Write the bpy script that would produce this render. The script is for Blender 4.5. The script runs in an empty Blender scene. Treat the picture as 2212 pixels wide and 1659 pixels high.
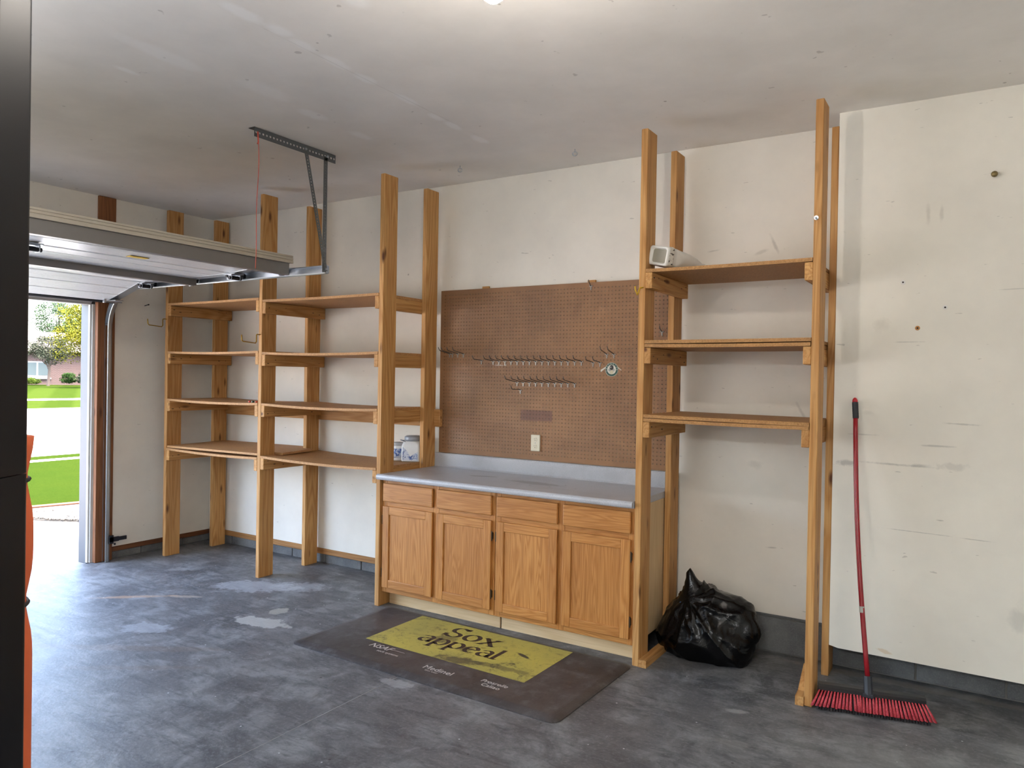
import bpy, bmesh, math, random
from mathutils import Vector, Matrix, noise
random.seed(7)
C = bpy.context.scene.collection
S = bpy.context.scene

# ------------------------------------------------------------------ camera
F_PX = 1618.305
CAM = Vector((6.3156, -4.5962, 1.5929))
YAW, PITCH, ROLL = 0.557766, -0.008539, 0.017144
fw = Vector((-math.sin(YAW) * math.cos(PITCH), math.cos(YAW) * math.cos(PITCH), math.sin(PITCH)))
rt = Vector((math.cos(YAW), math.sin(YAW), 0)); up = rt.cross(fw)
r2 = rt * math.cos(ROLL) + up * math.sin(ROLL); u2 = up * math.cos(ROLL) - rt * math.sin(ROLL)
cam = bpy.data.cameras.new('camera'); cam.sensor_width = 36; cam.lens = F_PX * 36 / 2212; cam.clip_start = .05; cam.clip_end = 400
cam_o = bpy.data.objects.new('camera', cam); C.objects.link(cam_o)
cam_o.matrix_world = Matrix(((r2.x, u2.x, -fw.x, CAM.x), (r2.y, u2.y, -fw.y, CAM.y), (r2.z, u2.z, -fw.z, CAM.z), (0, 0, 0, 1)))
S.camera = cam_o
def ray(x, y): return fw + r2 * ((x - 1106) / F_PX) - u2 * ((y - 829.5) / F_PX)
def unz(x, y, z): d = ray(x, y); return CAM + d * ((z - CAM.z) / d.z)
def uny(x, y, Y): d = ray(x, y); return CAM + d * ((Y - CAM.y) / d.y)

# ------------------------------------------------------------------ sky, sun, exposure
SKY_S, SUN_S, BULB, FILL_A, FILL_B = 4.4, 1.5, 560.0, 22.0, 140.0  # the last two drive the added fill lamps
W = bpy.data.worlds.new('world'); S.world = W; W.use_nodes = True
wn = W.node_tree; wn.nodes.clear()
sky = wn.nodes.new('ShaderNodeTexSky'); sky.sky_type = 'NISHITA'; sky.sun_disc = False
sky.sun_elevation = math.radians(66); sky.sun_rotation = math.radians(90); sky.air_density = 1.0; sky.dust_density = 6.0; sky.ozone_density = 1.0
bg = wn.nodes.new('ShaderNodeBackground'); bg.inputs[1].default_value = SKY_S
wo = wn.nodes.new('ShaderNodeOutputWorld'); wn.links.new(sky.outputs[0], bg.inputs[0]); wn.links.new(bg.outputs[0], wo.inputs[0])
sun = bpy.data.lights.new('sun', 'SUN'); sun.energy = SUN_S; sun.angle = math.radians(1.5); sun.color = (1, .95, .86)
sun_o = bpy.data.objects.new('sun', sun); C.objects.link(sun_o)
sd = Vector((.36, .18, .91))                                   # towards the sun, high above the garage roof
sun_o.rotation_euler = sd.to_track_quat('Z', 'Y').to_euler(); sun_o.location = (4, 0, 20)
S.view_settings.view_transform = 'Standard'; S.view_settings.look = 'None'; S.view_settings.gamma = 1
S.view_settings.use_curve_mapping = False
S.view_settings.exposure = 0.15

# ------------------------------------------------------------------ dimensions (metres)
H = 3.037
YF, YR = -.698, -.231              # front faces of front / rear posts
PX = [.349, 1.555, 2.790, 4.702, 5.611]
PW, PD = .038, .140
POST_H = 2.982
LW = .12                           # left wall inner face
YB = -.045                         # back wall face

# ------------------------------------------------------------------ node helpers
def srgb(r, g, b):
    f = lambda c: ((c / 255) / 12.92) if c / 255 <= .04045 else (((c / 255) + .055) / 1.055) ** 2.4
    return (f(r), f(g), f(b), 1)
class NT:
    def __init__(s, name):
        s.m = bpy.data.materials.new(name); s.m.use_nodes = True; s.t = s.m.node_tree; s.t.nodes.clear()
        s.out = s.n('ShaderNodeOutputMaterial'); s.b = s.n('ShaderNodeBsdfPrincipled'); s.l(s.b.outputs[0], s.out.inputs[0])
    def n(s, t): return s.t.nodes.new(t)
    def l(s, a, b): s.t.links.new(a, b)
    def set(s, sock, v):
        if hasattr(v, 'is_linked'): s.l(v, sock)
        else: sock.default_value = v
    def math(s, op, a, b=None, c=None, clamp=False):
        n = s.n('ShaderNodeMath'); n.operation = op; n.use_clamp = clamp
        s.set(n.inputs[0], a)
        if b is not None: s.set(n.inputs[1], b)
        if c is not None: s.set(n.inputs[2], c)
        return n.outputs[0]
    def vmath(s, op, a, b=None):
        n = s.n('ShaderNodeVectorMath'); n.operation = op; s.set(n.inputs[0], a)
        if b is not None: s.set(n.inputs[1], b)
        return n.outputs[0]
    def coord(s, kind='Object'): return s.n('ShaderNodeTexCoord').outputs[kind]
    def pos(s): return s.n('ShaderNodeNewGeometry').outputs['Position']
    def mapping(s, v, loc=(0, 0, 0), rot=(0, 0, 0), sc=(1, 1, 1)):
        n = s.n('ShaderNodeMapping'); s.l(v, n.inputs[0]); n.inputs[1].default_value = loc; n.inputs[2].default_value = rot; n.inputs[3].default_value = sc
        return n.outputs[0]
    def noise(s, v, scale, detail=4, rough=.55, dist=0.):
        n = s.n('ShaderNodeTexNoise'); s.l(v, n.inputs['Vector']); n.inputs['Scale'].default_value = scale; n.inputs['Detail'].default_value = detail
        n.inputs['Roughness'].default_value = rough; n.inputs['Distortion'].default_value = dist
        return n.outputs[0]
    def voro(s, v, scale, feature='F1', out='Distance', rnd=1.):
        n = s.n('ShaderNodeTexVoronoi'); n.feature = feature; s.l(v, n.inputs['Vector']); n.inputs['Scale'].default_value = scale; n.inputs['Randomness'].default_value = rnd
        return n.outputs[out]
    def ramp(s, f, stops, interp='LINEAR'):
        n = s.n('ShaderNodeValToRGB'); s.l(f, n.inputs[0]); r = n.color_ramp; r.interpolation = interp
        while len(r.elements) < len(stops): r.elements.new(.5)
        for e, (p, c) in zip(r.elements, stops):
            e.position = p; e.color = c if hasattr(c, '__len__') else (c, c, c, 1)
        return n.outputs[0]
    def mix(s, f, a, b, mode='MIX'):
        n = s.n('ShaderNodeMix'); n.data_type = 'RGBA'; n.blend_type = mode; n.clamp_factor = True
        s.set(n.inputs[0], f); s.set(n.inputs[6], a); s.set(n.inputs[7], b)
        return n.outputs[2]
    def bump(s, h, strength=.3, dist=.01, nrm=None):
        n = s.n('ShaderNodeBump'); s.l(h, n.inputs['Height']); n.inputs['Strength'].default_value = strength; n.inputs['Distance'].default_value = dist
        if nrm is not None: s.l(nrm, n.inputs['Normal'])
        return n.outputs[0]
    def rand(s): return s.n('ShaderNodeObjectInfo').outputs['Random']
    def fin(s, col=None, rough=.5, metal=0., spec=.5, nrm=None):
        if col is not None: s.set(s.b.inputs['Base Color'], col)
        s.set(s.b.inputs['Roughness'], rough); s.set(s.b.inputs['Metallic'], metal); s.set(s.b.inputs['Specular IOR Level'], spec)
        if nrm is not None: s.l(nrm, s.b.inputs['Normal'])
        return s.m
    def blob(s, P, axes, c, r, ang=0., soft=.35, namp=.5, nscale=8., stretch=None):
        """0..1 mask of a ragged spot (stains, dark patches, scuffs, filler patches) on a flat surface; axes picks the two world axes"""
        sep = s.n('ShaderNodeSeparateXYZ'); s.l(P, sep.inputs[0])
        a = s.math('SUBTRACT', sep.outputs[axes[0]], c[0]); b = s.math('SUBTRACT', sep.outputs[axes[1]], c[1])
        ca, sa = math.cos(ang), math.sin(ang)
        u = s.math('ADD', s.math('MULTIPLY', a, ca), s.math('MULTIPLY', b, sa)); v = s.math('SUBTRACT', s.math('MULTIPLY', b, ca), s.math('MULTIPLY', a, sa))
        u = s.math('DIVIDE', u, r[0]); v = s.math('DIVIDE', v, r[1])
        d = s.math('SQRT', s.math('ADD', s.math('MULTIPLY', u, u), s.math('MULTIPLY', v, v)))
        nz = s.noise(P if stretch is None else s.mapping(P, sc=stretch), nscale, 5, .65)
        d = s.math('ADD', d, s.math('MULTIPLY', s.math('SUBTRACT', nz, .5), namp * 2))
        return s.math('DIVIDE', s.math('SUBTRACT', 1., d), soft, clamp=True)
MATS = {}
def mat(f):
    def g(*a):
        k = (f.__name__,) + a
        if k not in MATS: MATS[k] = f(*a)
        return MATS[k]
    return g
@mat
def plain(name, rgb, rough=.5, metal=0., spec=.5):
    n = NT(name); v = n.coord(); k = n.noise(v, 30, 3)
    c = srgb(*rgb); col = n.mix(n.math('MULTIPLY', k, .35), c, tuple(x * .75 for x in c[:3]) + (1,))
    return n.fin(col, rough, metal, spec)
@mat
def emissive(name, rgb, st):
    n = NT(name); n.b.inputs['Emission Color'].default_value = srgb(*rgb); n.b.inputs['Emission Strength'].default_value = st
    return n.fin(srgb(*rgb), .4)
@mat
def wood(axis='z', tone='pine'):
    n = NT('wood_%s_%s' % (tone, axis))
    T = dict(pine=((214, 166, 104), (186, 132, 72), (120, 74, 34)), dark=((120, 76, 46), (92, 56, 34), (50, 30, 18)),
             red=((150, 98, 60), (124, 76, 44), (70, 40, 22)), oak=((200, 142, 78), (172, 112, 52), (134, 80, 34)), sill=((176, 128, 76), (150, 104, 58), (96, 62, 32)),
             maple=((226, 198, 156), (214, 184, 140), (196, 164, 120)))[tone]
    r = n.rand(); off = n.n('ShaderNodeCombineXYZ')
    for i, k in enumerate((17.3, 9.1, 23.7)): n.l(n.math('MULTIPLY', r, k), off.inputs[i])
    v = n.vmath('ADD', n.coord(), off.outputs[0])
    g = {'x': (.5, 7, 7), 'y': (7, .5, 7), 'z': (7, 7, .5)}[axis]
    if tone == 'oak': g = tuple(x * 1.9 if x > 1 else x * 2.0 for x in g)
    big = n.noise(n.mapping(v, sc=g), 1.0, 2, .45, .35)
    ring = n.math('PINGPONG', n.math('MULTIPLY', big, 26 if tone != 'oak' else 30), 1.0)
    f = {'x': (3, 130, 130), 'y': (130, 3, 130), 'z': (130, 130, 3)}[axis]
    fine = n.noise(n.mapping(v, sc=f), 1.0, 3, .6)
    tonev = n.noise(n.mapping(v, sc=tuple(x * .3 for x in g)), 1.0, 2)
    c = n.mix(n.ramp(ring, [(.25, 0.), (.95, .8)]), srgb(*T[0]), srgb(*T[1]))
    c = n.mix(n.ramp(fine, [(.45, 0.), (.75, .55)]), c, srgb(*T[2]))
    c = n.mix(n.ramp(tonev, [(.3, 0.), (.75, .30)]), c, srgb(*T[2]))
    if tone in ('pine', 'red', 'dark', 'sill'):
        ks = {'x': (3.0, 10, 10), 'y': (10, 3.0, 10), 'z': (10, 10, 3.0)}[axis]
        kd = n.voro(n.mapping(v, sc=ks), 1.0)
        c = n.mix(n.ramp(kd, [(.06, 1.), (.10, .65), (.17, 0.)]), c, srgb(86, 46, 20))
    c = n.mix(n.math('MULTIPLY', r, .25), c, srgb(*T[2]))
    h = n.math('ADD', fine, n.math('MULTIPLY', ring, .3))
    return n.fin(c, .62 if tone != 'oak' else .42, 0, .35, n.bump(h, .12, .002))
@mat
def chipboard(kind):
    n = NT('particle_board_' + kind); v = n.coord()
    a = n.noise(v, 170, 3, .7); b = n.voro(v, 120, out='Color')
    base = (srgb(196, 150, 98), srgb(146, 98, 56)) if kind == 'left' else (srgb(182, 136, 82), srgb(130, 88, 48))
    c = n.mix(n.ramp(a, [(.35, 0.), (.7, 1.)]), *base)
    c = n.mix(.22, c, n.mix(n.math('MULTIPLY', b, 1.), srgb(210, 168, 116), srgb(120, 80, 44)))
    st = n.noise(v, 5, 5, .6)
    c = n.mix(n.ramp(st, [(.55, 0.), (.8, .5)]), c, srgb(120, 96, 74))
    return n.fin(c, .6, 0, .3, n.bump(a, .15, .002))
def wall_paint(name, rgb, marks=(), panels=None):
    n = NT(name); P = n.pos()
    k = n.noise(P, 2.2, 5, .6); fine = n.noise(P, 45, 3)
    c0 = srgb(*rgb); c1 = srgb(*[int(x * .955) for x in rgb])
    c = n.mix(n.ramp(k, [(.35, 0.), (.7, 1.)]), c0, c1)
    sp = n.voro(P, 3.1); c = n.mix(n.ramp(sp, [(.018, .5), (.03, 0.)]), c, srgb(96, 86, 74))
    sc = n.noise(n.mapping(P, rot=(.3, .5, .2), sc=(14, 14, 60)), 1, 2, .5)
    c = n.mix(n.ramp(sc, [(.735, 0.), (.76, .35)]), c, srgb(130, 122, 112))
    for axes, cc, r, ang, col, op, kw in marks:
        m = n.blob(P, axes, cc, r, ang, **kw); c = n.mix(n.math('MULTIPLY', m, op * .6), c, srgb(*col))
    return n.fin(c, .62, 0, .3, n.bump(fine, .08, .002))

# ------------------------------------------------------------------ mesh helpers
def new_obj(name, me, m, parent=None):
    if m is not None and not me.materials: me.materials.append(m)
    o = bpy.data.objects.new(name, me); C.objects.link(o)
    if parent is not None: o.parent = parent
    return o
def wloc(o):
    p = Vector(o.location)
    return p + wloc(o.parent) if o.parent else p
def build(name, bm, m, parent=None, smooth=False, local=False):
    if parent is not None and not local: bmesh.ops.translate(bm, verts=bm.verts, vec=-wloc(parent))
    bmesh.ops.recalc_face_normals(bm, faces=bm.faces)
    me = bpy.data.meshes.new(name); bm.to_mesh(me); bm.free()
    if smooth:
        for p in me.polygons: p.use_smooth = True
    return new_obj(name, me, m, parent)
def top(o, label, cat, group=None):
    o['label'] = label; o['category'] = cat
    if group: o['group'] = group
    return o
def thing(name, label, cat, loc, group=None):
    o = bpy.data.objects.new(name, None); o.empty_display_size = .05; C.objects.link(o); o.location = loc
    return top(o, label, cat, group)
def struct(o): o['kind'] = 'structure'; return o
def origin(o, loc):
    """move a top-level mesh's origin without moving the mesh"""
    loc = Vector(loc); o.data.transform(Matrix.Translation(-loc)); o.location = loc; return o
def B(): return bmesh.new()
def box(bm, a, b, bev=0., seg=1):
    x0, y0, z0 = [min(a[i], b[i]) for i in range(3)]; x1, y1, z1 = [max(a[i], b[i]) for i in range(3)]
    vs = [bm.verts.new(p) for p in ((x0, y0, z0), (x1, y0, z0), (x1, y1, z0), (x0, y1, z0), (x0, y0, z1), (x1, y0, z1), (x1, y1, z1), (x0, y1, z1))]
    fs = [bm.faces.new([vs[i] for i in q]) for q in ((3, 2, 1, 0), (4, 5, 6, 7), (0, 1, 5, 4), (1, 2, 6, 5), (2, 3, 7, 6), (3, 0, 4, 7))]
    if bev > 0:
        es = list({e for f in fs for e in f.edges})
        bmesh.ops.bevel(bm, geom=es, offset=bev, segments=seg, affect='EDGES', profile=.5)
    return bm
def prism(bm, pts, vec, cap=True):
    """extrude a planar polygon (3-D points) along vec"""
    vec = Vector(vec); a = [bm.verts.new(p) for p in pts]; b = [bm.verts.new(Vector(p) + vec) for p in pts]; n = len(pts)
    if cap: bm.faces.new(a); bm.faces.new(b[::-1])
    for i in range(n): bm.faces.new((a[i], b[i], b[(i + 1) % n], a[(i + 1) % n]))
    return bm
def tube(bm, pts, r, seg=8, caps=True):
    pts = [Vector(p) for p in pts]; rs = r if hasattr(r, '__len__') else [r] * len(pts)
    t0 = (pts[1] - pts[0]).normalized(); ref = Vector((0, 0, 1)) if abs(t0.z) < .9 else Vector((1, 0, 0))
    nrm = t0.cross(ref).normalized(); rings = []
    for i, p in enumerate(pts):
        t = ((pts[min(i + 1, len(pts) - 1)] - pts[i]).normalized() + (pts[i] - pts[max(i - 1, 0)]).normalized()).normalized()
        nrm = (nrm - t * nrm.dot(t)).normalized(); bn = t.cross(nrm)
        rings.append([bm.verts.new(p + (nrm * math.cos(2 * math.pi * k / seg) + bn * math.sin(2 * math.pi * k / seg)) * rs[i]) for k in range(seg)])
    for a, b in zip(rings, rings[1:]):
        for k in range(seg): bm.faces.new((a[k], a[(k + 1) % seg], b[(k + 1) % seg], b[k]))
    if caps: bm.faces.new(rings[0][::-1]); bm.faces.new(rings[-1])
    return bm
def lathe(bm, prof, c, seg=24, M=None):
    """profile of (radius, height) around the z axis at c; M turns it first"""
    rings = []
    for r, z in prof:
        ring = []
        for k in range(seg):
            v = Vector((r * math.cos(2 * math.pi * k / seg), r * math.sin(2 * math.pi * k / seg), z))
            ring.append(bm.verts.new((M @ v if M else v) + Vector(c)))
        rings.append(ring)
    for a, b in zip(rings, rings[1:]):
        for k in range(seg): bm.faces.new((a[k], a[(k + 1) % seg], b[(k + 1) % seg], b[k]))
    bm.faces.new(rings[0][::-1]); bm.faces.new(rings[-1])
    return bm
def perforated(nu, nv, pu, pv, r, th, fn, skip=None):
    """sheet of square cells, each with a real octagonal hole; fn maps (u, v, w) to 3-D"""
    V, Fc = [], []
    def add(u, v, w): V.append(fn(u, v, w)); return len(V) - 1
    for j in range(nv):
        for i in range(nu):
            cu, cv = (i + .5) * pu, (j + .5) * pv
            if skip and skip(i, j):
                for w in ((0, th) if th else (0,)):
                    Fc.append([add(cu + a * pu / 2, cv + b * pv / 2, w) for a, b in ((-1, -1), (1, -1), (1, 1), (-1, 1))])
                continue
            lay = []
            for w in ((0, th) if th else (0,)):
                c = [add(cu + a * pu / 2, cv + b * pv / 2, w) for a, b in ((1, 1), (-1, 1), (-1, -1), (1, -1))]
                h = [add(cu + r * math.cos(math.pi / 4 * k), cv + r * math.sin(math.pi / 4 * k), w) for k in range(8)]
                for q in range(4):
                    d0, ax, d1 = h[2 * q + 1], h[(2 * q + 2) % 8], h[(2 * q + 3) % 8]
                    Fc += [[c[q], c[(q + 1) % 4], ax], [c[q], ax, d0], [c[(q + 1) % 4], d1, ax]]
                lay.append(h)
            if th:
                for k in range(8): Fc.append([lay[0][k], lay[0][(k + 1) % 8], lay[1][(k + 1) % 8], lay[1][k]])
    return V, Fc
def build_raw(name, V, Fc, m, parent=None):
    me = bpy.data.meshes.new(name); off = wloc(parent) if parent is not None else Vector()
    me.from_pydata([Vector(v) - off for v in V], [], Fc); me.update()
    return new_obj(name, me, m, parent)
def text_mesh(s, size, m, name, parent, M, depth=.0003, align='LEFT', shear=0.):
    cu = bpy.data.curves.new(name, 'FONT'); cu.body = s; cu.size = size; cu.extrude = depth; cu.align_x = align; cu.shear = shear; cu.resolution_u = 3
    o = bpy.data.objects.new(name, cu); C.objects.link(o); bpy.context.view_layer.update()
    me = bpy.data.meshes.new_from_object(o.evaluated_get(bpy.context.evaluated_depsgraph_get()))
    bpy.data.objects.remove(o); me.materials.clear()
    me.transform(M); me.transform(Matrix.Translation(-wloc(parent)))
    return new_obj(name, me, m, parent)
def copy_tree(o, parent=None):
    c = o.copy(); C.objects.link(c)
    if parent is not None: c.parent = parent
    for ch in o.children: copy_tree(ch, c)
    return c

# ================================================================== THE ROOM
RX, RY = 7.6, -7.3                  # far side walls (behind the camera)
def floor_mat():
    n = NT('sealed_concrete'); P = n.pos()
    big = n.noise(P, .9, 6, .62, .4); mid = n.noise(P, 4.5, 6, .68, .6); fine = n.noise(P, 60, 4, .6)
    sw = n.noise(n.mapping(P, rot=(0, 0, .5), sc=(1.2, 6, 1)), 2.0, 6, .7, .8)
    c = n.mix(n.ramp(big, [(.3, 0.), (.7, 1.)]), srgb(68, 70, 73), srgb(106, 106, 107))
    c = n.mix(n.ramp(mid, [(.45, 0.), (.68, .8)]), c, srgb(140, 142, 143))
    c = n.mix(n.ramp(sw, [(.50, 0.), (.68, .55)]), c, srgb(50, 52, 57))
    c = n.mix(n.ramp(fine, [(.52, 0.), (.75, .35)]), c, srgb(150, 152, 154))
    m2 = n.noise(n.mapping(P, rot=(0, 0, -.6), sc=(1, 2.2, 1)), 11, 7, .75, 1.2); c = n.mix(n.ramp(m2, [(.52, 0.), (.68, .6)]), c, srgb(52, 54, 58)); c = n.mix(n.ramp(m2, [(.28, .5), (.42, 0.)]), c, srgb(150, 152, 152))
    sp = n.voro(P, 9); c = n.mix(n.ramp(sp, [(.03, .9), (.045, 0.)]), c, srgb(200, 202, 204))
    sp2 = n.voro(n.mapping(P, loc=(3, 1, 0)), 6); c = n.mix(n.ramp(sp2, [(.03, .8), (.05, 0.)]), c, srgb(40, 38, 38))
    # worn paint, drips, rust, and two broad soft dark patches on the slab
    for cc, r, ang, col, op, kw in (
        ((1.28, -1.52), (.30, .035), .72, (176, 140, 106), .75, dict(namp=.9, nscale=7)),
        ((1.58, -1.30), (.14, .03), .5, (190, 170, 150), .6, dict(namp=.9, nscale=9)),
        ((2.45, -1.38), (.20, .09), .2, (196, 196, 190), .85, dict(namp=1.0, nscale=7, soft=.12)),
        ((2.36, -1.16), (.06, .07), .2, (186, 184, 172), .7, dict(namp=.9, nscale=10, soft=.15)),
        ((1.75, -.85), (.34, .16), .5, (196, 200, 206), .55, dict(namp=1.2, nscale=12, soft=.25)),
        ((2.05, -.66), (.20, .12), .4, (190, 192, 198), .45, dict(namp=1.2, nscale=14, soft=.25)),
        ((3.78, -1.62), (.10, .05), .1, (180, 182, 184), .6, dict(namp=1.0, nscale=14, soft=.2)),
        ((1.95, -1.85), (.16, .10), .4, (176, 182, 190), .5, dict(namp=1.2, nscale=16, soft=.2)),
        ((2.2, -2.1), (.70, .05), .55, (104, 84, 66), .45, dict(namp=.8, nscale=5)),
        ((2.5, -2.25), (.5, .04), .6, (100, 82, 66), .4, dict(namp=.8, nscale=5)),
        ((5.35, -.95), (.06, .03), .3, (176, 178, 176), .6, dict(namp=.8, nscale=14)),
        ((5.42, -1.28), (.10, .04), .2, (150, 150, 146), .5, dict(namp=1., nscale=14)),
        ((6.25, -1.15), (.5, .28), -.2, (136, 138, 138), .5, dict(namp=1.1, nscale=6)),
        ((5.9, -1.25), (.35, .1), .1, (146, 146, 146), .4, dict(namp=1.1, nscale=9)),
        ((5.2, -2.0), (.6, .4), .4, (54, 56, 62), .6, dict(namp=.9, nscale=4, soft=.8)),
        ((6.1, -.12), (.9, .05), 0., (158, 150, 136), .5, dict(namp=1.0, nscale=9)),
        ((.62, -.16), (.5, .14), .1, (56, 54, 52), .6, dict(namp=.9, nscale=5, soft=.6)),
    ):
        c = n.mix(n.math('MULTIPLY', n.blob(P, (0, 1), cc, r, ang, **kw), op * .6), c, srgb(*col))
    rr = n.math('ADD', n.math('MULTIPLY', mid, .22), n.math('MULTIPLY', sw, .16))
    h = n.math('ADD', n.math('MULTIPLY', mid, .6), n.math('MULTIPLY', fine, .25))
    return n.fin(c, n.math('ADD', rr, .30), 0, .35, n.bump(h, .3, .012))
FM = floor_mat()
JX = 3.735
bm = B()
prof = [(.10, -.2), (.10, 0), (JX - .003, 0), (JX - .0022, -.006), (JX + .0022, -.006), (JX + .003, 0), (RX, 0), (RX, -.2)]
prism(bm, [(x, RY, z) for x, z in prof], (0, .02 - RY, 0))
floor = struct(build('floor', bm, FM))
floor.data.materials.append(plain('joint_dust', (176, 178, 180), .9))
for p in floor.data.polygons:
    if abs(p.center.x - JX) < .004 and p.area < .1: p.material_index = 1

WALL = (236, 231, 219)
wm = wall_paint('wall_paint', WALL)
XZ = (0, 2)
scuff = dict(namp=.9, nscale=16, soft=.7)
marks = [(XZ, (5.72, 1.17), (.06, .018), 0, (120, 118, 112), .7, dict(namp=1., nscale=30, soft=.6)),
         (XZ, (5.95, 1.178), (.20, .008), -.02, (112, 110, 104), .7, dict(namp=.8, nscale=24, soft=.9)),
         (XZ, (6.06, 1.18), (.06, .012), 0, (112, 110, 104), .6, scuff), (XZ, (6.21, 1.185), (.08, .022), 0, (160, 156, 148), .45, dict(namp=1.1, nscale=26, soft=.5)),
         (XZ, (6.14, 1.285), (.09, .006), 0, (118, 116, 110), .6, scuff), (XZ, (6.24, 1.40), (.10, .006), -.03, (112, 110, 104), .6, scuff),
         (XZ, (5.80, 1.325), (.07, .005), 0, (124, 120, 112), .5, scuff), (XZ, (6.05, .842), (.16, .003), -.02, (110, 108, 100), .6, scuff), (XZ, (6.31, .835), (.08, .003), -.02, (110, 108, 100), .6, scuff),
         (XZ, (5.92, .205), (.05, .012), -.2, (206, 176, 130), .8, dict(namp=.9, nscale=20)), (XZ, (6.5, .48), (.06, .08), 0, (170, 168, 160), .5, scuff),
         (XZ, (5.88, 1.9), (.05, .05), .7, (170, 164, 150), .35, scuff), (XZ, (6.08, 2.45), (.012, .06), 0, (170, 164, 150), .5, scuff), (XZ, (6.14, 2.46), (.012, .05), 0, (170, 164, 150), .5, scuff),
         (XZ, (6.0, 1.81), (.10, .003), 0, (120, 116, 108), .5, scuff), (XZ, (6.46, 2.06), (.10, .003), .02, (120, 116, 108), .5, scuff)]
wm_r = wall_paint('wall_paint_scuffed', (236, 231, 218), marks)
wm_b = wall_paint('wall_paint_bay', (234, 228, 216), [
    (XZ, (5.28, 2.40), (.012, .07), .4, (140, 134, 124), .6, scuff), (XZ, (5.20, 2.36), (.05, .012), .3, (150, 144, 132), .5, scuff), (XZ, (4.92, 2.39), (.05, .006), .1, (130, 124, 114), .5, scuff),
    (XZ, (5.45, 1.42), (.012, .08), .5, (140, 134, 124), .5, scuff), (XZ, (5.2, 1.1), (.05, .03), 0, (150, 146, 136), .35, scuff), (XZ, (5.3, .62), (.04, .006), .1, (120, 116, 108), .6, scuff)])

# left wall with the big door opening (opening Y -1.19 .. -6.07, height 2.14)
OY0, OY1, OZ = -1.19, -6.07, 2.14
bm = B(); box(bm, (-.05, OY0 + .05, .105), (LW, .1, H)); box(bm, (-.05, RY, 0), (LW, OY1, H)); box(bm, (-.05, OY1, OZ + .13), (LW, OY0 + .05, H))
wall_left = struct(build('wall_left', bm, wm))
bm = B(); box(bm, (-.6, YB + .015, 0), (RX + .2, .15, H))
wall_back = struct(build('wall_back', bm, plain('block_mortar', (122, 120, 116), .9)))
def sheet(nm, x0, x1, y, z0, m, y1=YB + .016): return build(nm, box(B(), (x0, y, z0), (x1, y1, H), .002), m, wall_back)
sheet('drywall_sheet', LW, 2.70, -.07, .124, wm)
sheet('drywall_sheet', 2.70, 4.722, YB, .1, wm)
sheet('drywall_sheet', 4.722, 5.655, -.05, .228, wm_b)
bm = B(); prism(bm, [(5.655, -.27, .185), (5.70, -.27, .176), (RX, -.27, .168), (RX, -.27, H), (5.655, -.27, H)], (0, .225, 0))
build('drywall_sheet', bm, wm_r, wall_back)
bm = B(); box(bm, (RX, RY - .1, 0), (RX + .15, .1, H)); struct(build('wall_right', bm, wm))
bm = B(); box(bm, (-.05, RY - .15, 0), (RX + .1, RY, H)); struct(build('wall_front', bm, wm))
# concrete blocks at the foot of the walls, one by one
def block_mat():
    n = NT('concrete_block'); P = n.pos(); a = n.noise(P, 5, 6, .65); b = n.noise(P, 120, 3, .7)
    c = n.mix(n.ramp(a, [(.35, 0.), (.7, 1.)]), srgb(92, 93, 94), srgb(122, 123, 122)); c = n.mix(n.ramp(b, [(.5, 0.), (.75, .4)]), c, srgb(150, 150, 148))
    c = n.mix(n.math('MULTIPLY', n.rand(), .25), c, srgb(70, 71, 73))
    return n.fin(c, .85, 0, .3, n.bump(b, .5, .004))
BM_ = block_mat()
xs = [.125, .437] + [.437 + .406 * i for i in range(1, 6)]
for a, b in zip(xs, xs[1:]): build('block', box(B(), (a + .004, -.055, 0), (b - .004, YB + .02, .076), .003), BM_, wall_back)
xs = [4.76, 4.817, 5.223, 5.629, 6.055, 6.461, 6.867, 7.273, RX]
for a, b in zip(xs, xs[1:]):
    build('block', box(B(), (a + .005, -.042, .008), (b - .005, YB + .02, .205), .003), BM_, wall_back)
    build('block', box(B(), (a + .205, -.042, .213), (b + .195, YB + .02, .40), .003), BM_, wall_back) if b < RX else None
for i, (a, b) in enumerate(((-1.02, -.74), (-.74, -.335), (-.335, -.05))): build('block', box(B(), (-.04, a + .004, 0), (.105, b - .004, .064), .003), BM_, wall_left)
bm = B(); box(bm, (.13, -.072, .076), (2.68, YB + .02, .1245), .003); build('sill_plate', bm, wood('x', 'sill'), wall_back)
bm = B(); box(bm, (-.04, -1.02, .064), (LW + .006, -.07, .106), .003); build('sill_plate', bm, wood('y', 'dark'), wall_left)
# tall jamb board and trims of the opening
bm = B(); box(bm, (LW - .02, -1.165, .0), (LW + .022, -1.02, H - .002), .003); build('jamb_board', bm, wood('z', 'red'), wall_left)
bm = B(); box(bm, (LW - .05, OY1 - .1, OZ + .03), (LW + .02, -1.165, OZ + .30), .003); build('header_board', bm, wood('y', 'red'), wall_left)
bm = B(); box(bm, (LW - .02, OY1 - .15, .0), (LW + .022, OY1 - .03, H - .002), .003); build('jamb_board', bm, wood('z', 'red'), wall_left)
jm = plain('jamb_paint', (82, 85, 90), .45)
bm = B(); box(bm, (-.062, OY0, -.02), (.052, OY0 + .06, OZ + .05)); box(bm, (-.062, OY1 - .06, -.02), (.052, OY1, OZ + .05)); box(bm, (-.062, OY1, OZ), (.052, OY0, OZ + .05))
struct(build('trim_1', bm, jm))
sm = plain('stop_moulding', (196, 194, 188), .5)
bm = B()
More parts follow.
